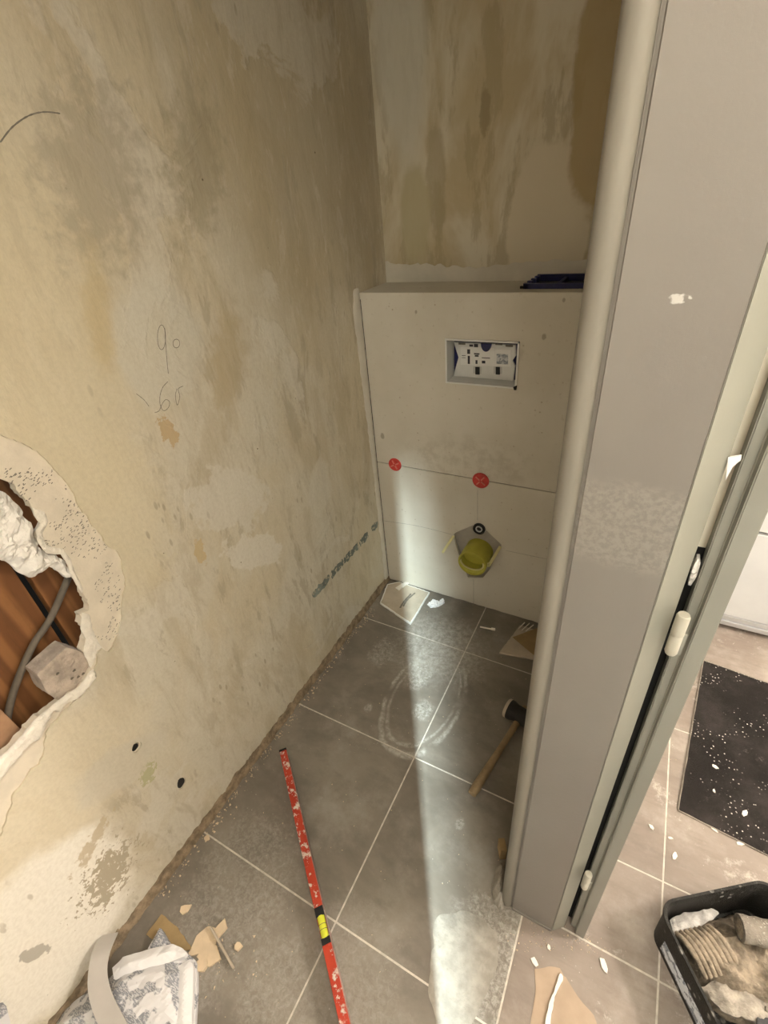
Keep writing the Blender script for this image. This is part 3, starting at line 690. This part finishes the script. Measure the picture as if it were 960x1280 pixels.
# ------------------------------------------------------------------ steel door frame and door
FH = 2.11
def vert_prism(name, poly, z0, z1, mat, parent, bev=0.0):
    bm = bmesh.new(); bm_prism(bm, poly, z0, z1)
    if bev:
        ed = [x for x in bm.edges if abs(x.verts[0].co.z - x.verts[1].co.z) > .1]
        bmesh.ops.bevel(bm, geom=ed, offset=bev, segments=3, affect='EDGES')
    o = from_bm(name, bm, mat, parent); auto(o, 30); return o
trim = empty('trim_1', (.86, YJ+.02, 0), 'painted door frame jamb with a wide grey face and a rounded cream edge', 'door frame'); trim['kind'] = 'structure'
off = Vector(trim.location)
def tr(pts): return [(x-off.x, y-off.y) for x, y in pts]
c_ = (.8055, YJ+.012); rc_ = .0135
vert_prism('rounded_edge', tr([(.792, YJ+.05), (.792, YJ+.012)] + [(c_[0]-rc_*math.cos(a), c_[1]-rc_*math.sin(a)) for a in [math.pi*k/12 for k in range(1, 11)]] + [(.8175, YJ+.006), (.8175, YJ+.05)]), 0, FH, M['lip'], trim)
vert_prism('face', tr([(.819, YJ+.05), (.819, YJ), (.9141, YJ), (.9141, YJ+.05)]), 0, FH, M['panel'], trim, .0025)
vert_prism('chamfer', tr([(.9130, YJ+.05), (.9130, YJ+.0005), (.9370, YJ+.022), (.9370, YJ+.05)]), 0, FH, M['frame'], trim, .0012)
vert_prism('groove', tr([(.8172, YJ+.045), (.8172, YJ+.004), (.8192, YJ+.004), (.8192, YJ+.045)]), 0, FH, M['panel'], trim)
vert_prism('rebate_strip', tr([(.9340, YJ+.095), (.9340, YJ+.046), (.9480, YJ+.046), (.9480, YJ+.095)]), 1.10, FH, M['rebate'], trim)
vert_prism('gap_shade', tr([(.9340, YJ+.095), (.9340, YJ+.046), (.9480, YJ+.046), (.9480, YJ+.095)]), 0, 1.10, M['gap_shade'], trim)  # lower half of the rebate strip blackened as the gap's shade
box('foot_plate', (-.04, -.022, 0), (.05, -.018, .010), M['panel'], trim, .001)
door = empty('door_1', (.965, YJ+.03, 0), 'grey green rebated door folded back against the hall side of the partition', 'door'); door['kind'] = 'structure'
off2 = Vector(door.location)
def dr(pts): return [(x-off2.x, y-off2.y) for x, y in pts]
yd0 = YJ+.022
vert_prism('leaf', dr([(.9482, yd0+.78), (.9482, yd0+.006), (.9585, yd0+.004), (.9600, yd0-.006), (.9785, yd0-.008), (.9785, yd0+.78)]), .012, 2.08, M['door'], door, .0012)
for zc in (1.005, .318):
    hg = lathe('hinge', [(0, .031), (.0060, .031), (.0070, .028), (.0070, .0015), (.0060, .0005), (.0060, -.0005), (.0068, -.0015), (.0068, -.028), (.0058, -.031), (0, -.031)], M['hinge'], door, None, 20)
    hg.location = Vector((.9430, YJ+.004, zc)) - off2
    box('hinge_leaf', (.002, -.001, -.030), (.010, .0012, .004), M['door'], hg, .0004)
# torn scraps in the gap above the hinge
p = on(921, 572, 1, YJ+.02)
sq = [on(u_, v_, 1, YJ+.02) for u_, v_ in ((910, 571), (927, 568), (926, 574), (916, 582), (907, 599), (909, 582))]
tag(prism('plastic_scrap', [(q_.x, q_.z) for q_ in sq], YJ+.018, YJ+.020, M['paperw'], None, 'xz'), 'torn bluish white plastic scrap caught in the door gap', 'plastic scrap')
sc_ = [on(u, v, 1, YJ+.03) for u, v in ((866, 712), (873, 700), (876, 706), (872, 722), (862, 740), (856, 752), (862, 728))]
tag(lump('putty_scrap', [(q.x, q.z) for q in sc_], YJ+.046, lambda a, b, d: -.010-.004*fbm(a, b, 90, 2), .003, M['foam'], None, 'xz', False), 'white filler scrap in the door gap just above the hinge', 'filler')

# lump of plaster at the jamb foot
jl = F2([(617, 1128), (614, 1108), (620, 1085), (629, 1078), (634, 1095), (632, 1125), (627, 1140)])
tag(lump('plaster_lump', jag(jl, .006, .003, 31, True, 60), 0, lambda a, b, d: .006 + min(.028, d*2.0) + .006*fbm(a, b, 50, 3), .005, M['cement'], None, 'xy', False), 'grey plaster lump stuck at the foot of the door frame', 'plaster')
tag(box('wood_wedge', (-.008, -.014, 0), (.008, .014, .052), M['card'], None, .0015, Matrix.Translation(F(627, 1078)+Vector((-.006, .02, 0))) @ Matrix.Rotation(.5, 4, 'Z')), 'small brown wooden wedge behind the plaster lump at the frame foot', 'wedge')

# ------------------------------------------------------------------ hall: cabinet and mat
cab = empty('hall_cabinet', (1.7, .30, 0), 'white hall cabinet with an aluminium plinth rail over a dark toe gap', 'cabinet')
co = Vector(cab.location)
def cbx(n, lo, hi, m, b=0.0, par=None): 
    return box(n, tuple(Vector(lo)-co), tuple(Vector(hi)-co), m, par or cab, b)
cbx('carcass', (1.02, .272, .0), (2.3, .355, .86), M['void'])
cbx('drawer_front', (1.02, .250, .062), (2.3, .270, .425), M['cab'], .002)
cbx('drawer_front', (1.02, .250, .437), (2.3, .270, .80), M['cab'], .002)
cbx('plinth_rail', (1.02, .240, .020), (2.3, .271, .040), M['alu'], .003); cbx('plinth_rail', (1.02, .246, .042), (2.3, .271, .060), M['alu'], .003)
cbx('worktop', (1.0, .235, .86), (2.3, .357, .89), M['cab'], .003)
a = F(848, 1013); b = F(879, 829); d = (b-a).normalized(); ang = math.atan2(d.y, d.x) - math.pi/2
matl = (F(876, 826)-a).length
mo = empty('floor_mat', (a.x, a.y, 0), 'black floor mat dusted with white plaster crumbs on the hall tiles', 'mat', None, ang)
prism('pile', jag([(0, 0), (.62, 0), (.62, matl), (0, matl)], .02, .0012, 3, True, 60), 0.0, .006, M['mat'], mo, bevel=.0015)
for lo, hi in (((-.003, 0, 0), (0.001, matl, .0052)), ((0, matl-.002, 0), (.62, matl+.004, .0055)), ((0, -.003, 0), (.62, .001, .004))): box('edge_binding', lo, hi, M['sleeve'], mo, .001)

# ------------------------------------------------------------------ red spirit level
a = F(353, 936, .05); b = F(431, 1280, .05); d = (b-a).normalized(); ang = math.atan2(d.y, d.x)
lv = empty('spirit_level', (a.x, a.y, 0), 'long red spirit level spattered with plaster lying on edge on the tiles', 'spirit level', None, ang)
tl = (F(401, 1159, .05)-a).length; LL = .80; hw = .0105
for x0, x1 in ((0.006, tl-.040), (tl+.034, LL-.006)):
    o = box('body', (x0, -hw, 0), (x1, hw, .05), M['level'], lv, .0015)
bm = bmesh.new(); bm_box(bm, (tl-.040, -hw, 0), (tl+.034, hw, .036)); from_bm('vial_bridge', bm, M['level'], lv)
box('vial_housing', (tl-.040, -hw*.98, .034), (tl-.021, hw*.98, .0502), M['black'], lv, .001); box('vial_housing', (tl+.021, -hw*.98, .034), (tl+.034, hw*.98, .0502), M['black'], lv, .001)
bm = bmesh.new(); bm_tube(bm, [(tl-.022, 0, .0425), (tl+.022, 0, .0425)], .0088, 16); vial = from_bm('vial', bm, M['vial'], lv); auto(vial, 40)
for x in (tl-.005, tl+.005): 
    bm = bmesh.new(); bm_tube(bm, [(x-.0005, 0, .0425), (x+.0005, 0, .0425)], .0091, 16); from_bm('vial_line', bm, M['ink'], vial)
for x0, x1 in ((0, .007), (LL-.007, LL)): box('end_cap', (x0, -hw-.0006, 0), (x1, hw+.0006, .0506), M['rubber'], lv, .0012)
box('edge_strip', (0.007, hw-.0003, .004), (LL-.007, hw+.0012, .047), M['lev_side'], lv)

# ------------------------------------------------------------------ mallet
a = F(590, 992, .016); b = F(650, 898, .022); d = (b-a); hl = d.length; dn = d.normalized(); ang = math.atan2(dn.y, dn.x)
ml = empty('mallet', (a.x, a.y, 0), 'rubber mallet with a wooden handle lying beside the door frame', 'mallet', None, ang)
bm = bmesh.new(); bm_tube(bm, [(hl*k/14, 0, .0135+.012*k/14) for k in range(17)], lambda t: .0115 + .0022*math.cos(t*5.2) - (.002 if t < .03 else 0), 14); auto(from_bm('handle', bm, M['handle'], ml), 50)
prf = [(0, -.050), (.026, -.050), (.030, -.046), (.031, -.030), (.027, -.018), (.027, .018), (.031, .030), (.031, .046), (.028, .050), (0, .050)]
mh = lathe('head', prf, M['rubber'], ml, Matrix.Translation((hl+.004, 0, .0318)) @ Matrix.Rotation(-math.pi/2, 4, 'X') , 28)
lathe('worn_face', [(0, .0502), (.0285, .0502), (.0312, .047), (.0314, .040), (.0312, .040), (.0, .049)], M['bare_board'], mh, Matrix.Translation((hl+.004, 0, .0318)) @ Matrix.Rotation(-math.pi/2, 4, 'X'), 28)

# ------------------------------------------------------------------ offcuts in the niche
q = [(499, 727), (537, 740), (513, 779), (475, 753), (484, 730)]
of = empty('board_offcut', (*F(508, 752)[:2], 0), 'pale plasterboard offcut with white broken edges in the wall corner', 'board offcut')
oo = Vector(of.location)
def rp(pts, z=0): return [(x-oo.x, y-oo.y) for x, y in F2(pts, z)]
qq = jag(rp(q, .010), .01, .0016, 3, True, 60)
prism('core', [(x*1.006, y*1.006) for x, y in qq], 0, .0088, M['board_edge'], of); prism('paper_face', [(x*.955, y*.955) for x, y in qq], .0086, .0098, M['bare_board'], of)
for pts in ([(519, 741), (509, 750), (504, 758)], [(514, 742), (505, 752), (500, 760)]): stroke('smudge', rp(pts, .010), .004, M['pencil'], of, 'xy', .0102)
tag(chip('plaster_splinter', F2([(494, 735), (508, 727), (511, 729), (498, 738)], .012), .0098, .005, M['chipw'], None, 5), 'white splinter lying on the corner plasterboard offcut', 'plaster chip')
cw = jag(F2([(534, 756), (541, 750), (549, 752), (554, 748), (556, 754), (548, 759), (538, 760)]), .006, .003, 8, True, 70)
tag(lump('crumpled_wrap', cw, 0, lambda a, b, d: .002+.012*abs(fbm(a, b, 60, 4)), .004, M['paperw'], None, 'xy', False), 'small crumpled white wrapper beside the corner offcut', 'wrapper')
o1 = tag(chip('plaster_piece', F2([(624, 816), (641, 794), (650, 782), (676, 790), (680, 826)], .006), 0, .009, M['bare_board'], None, 9), 'grey white plasterboard piece lying under a brown cardboard triangle', 'board offcut')
o2 = tag(prism('cardboard_triangle', F2([(641, 796), (676, 783), (678, 827)], .014), .0105, .0125, M['card'], None), 'brown cardboard triangle on the plasterboard piece behind the frame', 'cardboard')
for i, (a, b) in enumerate((((648, 786), (656, 778)), ((652, 788), (662, 779)), ((657, 789), (667, 781)))):
    tag(flat_strip('white_stick', F(*a, .0165), F(*b, .020), .004, .003, M['chipw'], None, (0, 0, 0)), 'thin white plastic stick lying near the cardboard triangle', 'stick', 'white sticks by the cardboard triangle')
tb = empty('white_screw', (*F(600, 784)[:2], 0), 'single white wall plug lying alone on the tiles before the casing', 'wall plug')
a_ = F(600, 783.5, .004); b_ = F(618, 787, .004)
flat_strip('shank', a_, b_, .0055, .005, M['chipw'], tb, tb.location); flat_strip('head', F(614, 786, .004), F(619, 787, .004), .012, .006, M['chipw'], tb, tb.location)

# thin cement smear on the floor near the door
sm = jag(F2([(545, 1148), (570, 1138), (600, 1144), (622, 1165), (624, 1200), (610, 1240), (588, 1285), (548, 1290), (535, 1240), (540, 1190)]), .01, .006, 9, True, 30)
tag(lump('cement_smear', sm, 0, lambda a, b, d: .0006 + min(.0022, d*.06) + .0022*max(0, fbm(a, b, 38, 3)) + .001*fbm(a, b, 120, 3), .006, M['cement'], None, 'xy'), 'rough grey cement smear dried on the threshold tiles', 'cement smear')

# ------------------------------------------------------------------ flakes and chips
def mk(name, u, v, s, asp, rot, h, mat, label, cat, grp, seed):
    p = F(u, v); n = 6; random.seed(seed)
    poly = []
    for k in range(n):
        a = 2*math.pi*k/n + random.uniform(-.3, .3); r = s*random.uniform(.7, 1.15)
        x, y = r*math.cos(a)*asp, r*math.sin(a)
        poly.append((p.x + x*math.cos(rot)-y*math.sin(rot), p.y + x*math.sin(rot)+y*math.cos(rot)))
    return tag(chip(name, poly, 0, h, mat, None, seed), label, cat, grp)
mk('plaster_flake', 259, 1048, .009, 1.0, .4, .004, M['flake'], 'lone cream plaster flake against the mortar strip at a tile joint', 'plaster flake', None, 1)
mk('plaster_flake', 232, 1137, .012, 1.2, .8, .005, M['flake'], 'pinkish plaster flake lying apart behind the paper sack', 'plaster flake', None, 2)
for i, (u, v, s, asp, rot) in enumerate(((256, 1178, .024, 1.6, 1.0), (262, 1195, .022, 1.4, .4), (274, 1165, .015, 1.9, 1.3), (298, 1184, .010, 1.0, .3), (252, 1208, .012, 1.3, .5))):
    mk('plaster_flake', u, v, s, asp, rot, .005+.001*i, M['flake'], ('broad cream plaster flake lying under the tan splinter', 'broad cream plaster flake between the tan splinter and the paper sack', 'narrow cream plaster flake at the tip of the tan splinter', 'small cream plaster flake lying apart past the tan splinter', 'small cream plaster flake at the near end of the heap by the sack')[i], 'plaster flake', 'flakes heaped beside the paper sack', 20+i)
tag(flat_strip('wood_splinter', F(264, 1160, .014), F(292, 1210, .014), .014, .005, M['bare_board'], None, (0, 0, 0)), 'flat tan splinter lying across the plaster flakes', 'splinter')
mk('plaster_chip', 668, 1203, .010, .7, .9, .004, M['chipw'], 'sharp white plaster chip below the grey door frame', 'plaster chip', None, 41)
mk('plaster_chip', 755, 1207, .016, .5, .5, .004, M['chipw'], 'long white plaster chip between the frame and the paint tray', 'plaster chip', None, 42)
mk('plaster_chip', 686, 1184, .006, .7, .2, .004, M['chipw'], 'tiny white plaster chip beside the torn kraft paper', 'plaster chip', None, 43)
for i, (u, v, s) in enumerate(((893, 1038, .008), (925, 1055, .010), (843, 1070, .012), (814, 1034, .008), (838, 1048, .006))):
    mk('plaster_chip', u, v, s, .6, 1.0+i, .003, M['chipw'], ('small white plaster chip touching the front edge of the black mat', 'long white plaster chip just off the front edge of the black mat', 'larger white plaster chip on the tiles between mat corner and paint tray', 'white plaster chip on the tiles beside the open door edge', 'tiny white plaster chip close to the mat corner')[i], 'plaster chip', 'chips on the hall tiles', 50+i)
for i, (u, v, s) in enumerate(((893, 960, .009), (930, 1018, .011), (891, 990, .006))):
    o = mk('plaster_chip', u, v, s, .6, 1.5+i, .003, M['chipw'], ('medium white plaster chip lying farthest in on the black mat', 'largest white plaster chip lying on the black mat', 'smallest single white plaster chip lying on the black mat')[i], 'plaster chip', 'chips on the floor mat', 60+i); o.location.z = .0062
# crumbs too small to count
random.seed(11); bm = bmesh.new()
KEEP = [F2([(338, 925), (366, 925), (372, 990), (450, 1290), (408, 1290), (375, 1120)]), F2([(780, 1080), (1000, 1060), (1000, 1330), (850, 1330), (800, 1200)]), F2([(40, 1300), (60, 1230), (130, 1170), (200, 1130), (250, 1180), (252, 1340)]),
        F2([(465, 720), (545, 735), (515, 790), (465, 760)]), F2([(530, 1130), (600, 1125), (632, 1160), (636, 1230), (600, 1300), (530, 1300)]), F2([(655, 1200), (710, 1200), (770, 1300), (655, 1310)]), F2([(570, 1010), (660, 870), (690, 890), (610, 1015)]), F2([(836, 1024), (870, 810), (1010, 840), (1010, 1090)])]
def crumb(p, s):
    if (p.x < .19 and p.y < -1.31) or (p.x > 1.03 and p.y < -.62) or any(inside((p.x, p.y), K) for K in KEEP): return
    vs_ = [bm.verts.new(p + Vector((random.uniform(-1, 1), random.uniform(-1, 1), 0)).normalized()*s*random.uniform(.6, 1.2)) for _ in range(3)]
    t = bm.verts.new(p + Vector((random.uniform(-.3, .3)*s, random.uniform(-.3, .3)*s, s*.8)))
    for a, b in ((0, 1), (1, 2), (2, 0)): bm.faces.new((vs_[a], vs_[b], t))
for _ in range(520):
    t = random.random(); y = -1.62 + 1.6*t; x = .012 + abs(random.gauss(0, .014)); crumb(Vector((x, y, 0)), random.uniform(.0012, .005))
for _ in range(260): crumb(Vector((random.uniform(.05, .8), random.uniform(-1.5, -.03), 0)), random.uniform(.0008, .0026))
for _ in range(140): crumb(F(random.gauss(690, 40), random.gauss(1178, 12)), random.uniform(.0008, .003))
for _ in range(160): crumb(Vector((random.uniform(.95, 1.5), random.uniform(-1.2, -.2), 0)), random.uniform(.0008, .0025))
for _ in range(60): crumb(F(random.gauss(270, 22), random.gauss(1195, 20)), random.uniform(.001, .004))
tag(from_bm('plaster_crumbs', bm, M['flake']), 'fine plaster crumbs scattered along the wall foot and over the tiles', 'crumbs', kind='stuff')

# ------------------------------------------------------------------ paper sack, strip, cardboard at the wall foot
sk = empty('paper_sack', (*F(190, 1240)[:2], 0), 'crumpled white printed paper sack at the foot of the plaster wall', 'paper sack')
so = Vector(sk.location)
def sp(pts, z): return [(x-so.x, y-so.y) for x, y in F2(pts, z)]
bagp = sp([(48, 1292), (70, 1258), (92, 1240), (122, 1224), (138, 1206), (152, 1194), (176, 1186), (214, 1177), (226, 1182), (240, 1196), (240, 1232), (238, 1262), (236, 1300), (150, 1330), (70, 1330)], .05)
def bagh(a, b, d): return .012 + min(.045, d*.9) + .007*abs(fbm(a, b, 16, 3)) + .002*fbm(a, b, 60, 3)
lump('sack_body', bagp, 0, bagh, .007, M['paper'], sk, 'xy', False)
hemp = sp([(138, 1208), (152, 1195), (176, 1187), (214, 1178), (226, 1183), (234, 1192), (206, 1202), (176, 1212), (148, 1224), (140, 1222)], .055)
lump('folded_hem', hemp, .030, lambda a, b, d: .016 + min(.010, d*.5) + .004*fbm(a, b, 30, 3), .005, M['paperw'], sk, 'xy', False)
hem2 = sp([(219, 1205), (234, 1196), (239, 1204), (238, 1240), (236, 1296), (214, 1300), (216, 1250)], .055)
lump('side_fold', hem2, .024, lambda a, b, d: .014 + min(.008, d*.5) + .002*fbm(a, b, 30, 9), .006, M['paperw'], sk, 'xy', False)
# bent grey strip leaning on the wall
def ribbon(name, path, wvec, th, mat):
    P = smooth_path(path, 6); bm = bmesh.new(); rows = []
    for i, p in enumerate(P):
        t = (P[min(i+1, len(P)-1)] - P[max(i-1, 0)]).normalized(); w_ = Vector(wvec); w_ = (w_ - t*w_.dot(t)).normalized()
        n_ = t.cross(w_); hw_ = .5*ribbon.w
        rows.append([bm.verts.new(p + sx*hw_*w_ + sy*th*.5*n_) for sx, sy in ((-1, -1), (1, -1), (1, 1), (-1, 1))])
    for A, C in zip(rows, rows[1:]):
        for k in range(4): bm.faces.new((A[k], A[(k+1) % 4], C[(k+1) % 4], C[k]))
    bm.faces.new(rows[0]); bm.faces.new(rows[-1]); o = from_bm(name, bm, mat); auto(o, 40); return o
ribbon.w = .040
st = ribbon('bent_strip', [W(136, 1168, .010), F(126, 1192, .100), F(122, 1222, .095), F(128, 1252, .090), F(146, 1290, .085), F(170, 1330, .08)], (F(200, 1230)-F(120, 1230)), .002, M['strip'])
tag(st, 'bent grey plastic strip leaning on the wall across the paper sack', 'strip')
tag(chip('cardboard_scrap', F2([(182, 1168), (202, 1142), (222, 1160), (240, 1186), (214, 1190)], .006), 0, .005, M['card'], None, 70), 'brown cardboard scrap wedged behind the paper sack', 'cardboard')
cc = F2([(184, 1186), (200, 1158), (210, 1176), (204, 1186)], .03)
tag(lump('folded_paper', cc, .006, lambda a, b, d: .022 + min(.01, d), .005, M['paper'], None, 'xy', False), 'folded printed paper corner standing behind the sack', 'paper')
p = W(6, 1272); tag(prism('paper_scrap', W2([(-14, 1262), (8, 1258), (13, 1278), (10, 1300), (-14, 1300)], .012), .0, .012, M['paper'], None, 'yz'), 'white printed paper scrap stuck to the wall above the sack', 'paper')

# torn kraft paper on the hall floor
k1 = jag(F2([(668, 1210), (700, 1208), (706, 1222), (690, 1252), (682, 1296), (662, 1300), (664, 1270), (670, 1240)], .003), .01, .002, 5, True, 40)
k2 = jag(F2([(704, 1216), (722, 1246), (742, 1268), (756, 1300), (684, 1300), (692, 1252)], .006), .01, .002, 6, True, 40)
kp = empty('kraft_paper', (*F(700, 1260)[:2], 0), 'torn tan kraft paper with a white ripped edge below the door frame', 'kraft paper')
ko = Vector(kp.location); rk = lambda P: [(x-ko.x, y-ko.y) for x, y in P]
lump('under_sheet', rk(k1), 0, lambda a, b, d: .0016 + .0015*fbm(a, b, 14, 2), .008, M['kraft'], kp)
ts = lump('top_sheet', rk(k2), .0, lambda a, b, d: .004 + .003*abs(fbm(a, b, 12, 4)), .008, M['kraft'], kp)
te = jag(F2([(701, 1216), (704, 1221), (700, 1232), (693, 1250), (688, 1272), (686, 1298), (679, 1298), (683, 1268), (690, 1244)], .007), .005, .002, 6, True, 60)
lump('ripped_edge', rk(te), .002, lambda a, b, d: .0055, .003, M['chipw'], ts)

# ------------------------------------------------------------------ paint tray
RIM = .130; LIFT = .042
A = F(819, 1127, RIM); Bc = F(945, 1100, RIM); ax = Vector((Bc.x-A.x, Bc.y-A.y, 0)).normalized()
ang = math.atan2(ax.y, ax.x); ay = Vector((-ax.y, ax.x, 0))
TW, TL = .27, .38
tc = A + ax*TW/2 - ay*TL/2
ty = empty('paint_tray', (tc.x, tc.y, 0), 'black plastic paint tray crusted with joint compound on the hall tiles', 'paint tray', None, ang)
def rr_(w, l, r, n=6):
    P = []
    for cx, cy, a0 in ((w-r, l-r, 0), (-w+r, l-r, 90), (-w+r, -l+r, 180), (w-r, -l+r, 270)):
        P += [(cx + r*math.cos(math.radians(a0+90*k/n)), cy + r*math.sin(math.radians(a0+90*k/n))) for k in range(n+1)]
    return P
def loft(name, secs, mat, parent, cap0=True, cap1=True):
    bm = bmesh.new(); R0 = [[bm.verts.new((x, y, z)) for x, y in P] for P, z in secs]
    for A_, C_ in zip(R0, R0[1:]):
        n = len(A_)
        for k in range(n): bm.faces.new((A_[k], A_[(k+1) % n], C_[(k+1) % n], C_[k]))
    if cap0: bm.faces.new(R0[0])
    if cap1: bm.faces.new(R0[-1])
    o = from_bm(name, bm, mat, parent); auto(o, 35); return o
w, l = TW/2, TL/2
loft('shell', [(rr_(w-.008, l-.008, .033), 0), (rr_(w-.004, l-.004, .036), RIM-.012), (rr_(w-.002, l-.002, .038), RIM-.010), (rr_(w, l, .040), RIM-.004), (rr_(w-.001, l-.001, .039), RIM), (rr_(w-.006, l-.006, .035), RIM),
               (rr_(w-.009, l-.009, .034), RIM-.008), (rr_(w-.014, l-.014, .030), .006)], M['tray'], ty)
for k in range(11): box('floor_rib', (-w+.035, -l+.04+k*.020, .005), (w-.035, -l+.046+k*.020, .010), M['black'], ty, .001)
# label on the side facing the door frame
lb = box('label', (-.0008, -.150, -.022), (.0004, .110, .022), M['lab'], ty, 0, None)
lb.location = (-w+.0066, .030, .040); lb.rotation_euler = (0, -math.atan2(.004, RIM-.012), 0)
# compound heaped at the far end
hp = [(-w+.022, l-.030), (-w+.024, l-.12), (-w+.07, l-.17), (0.0, l-.20), (.05, l-.22), (w-.022, l-.23), (w-.022, l-.03), (w-.06, l-.022), (-w+.05, l-.022)]
lump('compound', jag(hp, .01, .004, 3, True, 30), .006, lambda a, b, d: .004 + min(.034+LIFT, d*1.6) + .013*fbm(a, b, 22, 3) + .006*fbm(a, b, 70, 3), .005, M['mud'], ty)
for k in range(8):
    x = -w+.034+k*.0105
    bm = bmesh.new(); bm_tube(bm, smooth_path([(x-.004, l-.045, .040+LIFT), (x, l-.066, .054+LIFT), (x+.005, l-.095, .052+LIFT), (x+.010, l-.118, .036+LIFT)], 5), lambda t: .0062*(1-.5*abs(t-.5)), 10); auto(from_bm('trowel_ridge', bm, M['mud'], ty), 60)
sp_ = [(-w+.03, l-.125), (-w+.05, l-.165), (0, l-.20), (.05, l-.245), (.07, l-.225), (.02, l-.17), (-.02, l-.135), (-w+.06, l-.12)]
lump('pale_smear', jag(sp_, .008, .004, 12, True, 50), .030+LIFT*.6, lambda a, b, d: .004 + min(.012, d*.8) + .006*fbm(a, b, 40, 3), .005, M['mudw'], ty)
bk_ = [(-w+.024, l-.048), (-w+.03, l-.022), (-w+.06, l-.018), (.0, l-.017), (.01, l-.030), (-w+.07, l-.046)]
lump('pale_smear', jag(bk_, .008, .003, 15, True, 50), .036+LIFT, lambda a, b, d: .003 + min(.008, d*.6) + .006*fbm(a, b, 60, 3), .004, M['splash'], ty)
# roller resting in the tray and a float handle
T0 = Matrix.Translation(ty.location) @ Matrix.Rotation(ang, 4, 'Z')
ro = empty('paint_roller', T0 @ Vector((.050, l-.075, .042+LIFT)), 'grey dusty roller sleeve lying in the paint tray compound', 'paint roller', None, ang-.35)
bm = bmesh.new(); bm_tube(bm, [(-.035+.012*k, 0, .022) for k in range(9)], lambda t: .0245+.001*math.sin(t*21), 20); auto(from_bm('sleeve', bm, M['sleeve'], ro), 50)
bm = bmesh.new(); bm_tube(bm, [(-.036, 0, .022), (-.0365, 0, .022)], .018, 16); from_bm('end_hole', bm, M['mud'], ro)
hd = empty('float_handle', T0 @ Vector((.055, l-.165, .040+LIFT)), 'grey rounded tool handle lying over the front of the paint tray', 'tool handle', None, ang-.95)
tube('grip', [(-.03, 0, .030), (0, 0, .031), (.05, 0, .030), (.10, 0, .029), (.15, 0, .031)], lambda t: .017 - .003*math.cos(t*9) if t > .06 else .010, M['sleeve'], hd, 16)
bl = empty('filling_blade', T0 @ Vector((-.005, l-.20, .034+LIFT*.7)), 'dark flat filling blade laid slantwise below the compound in the tray', 'filling knife', None, ang-.75)
box('blade', (-.03, -.020, 0), (.20, .016, .003), M['black'], bl, .001); box('spine', (-.02, .014, .002), (.20, .022, .012), M['sleeve'], bl, .002)
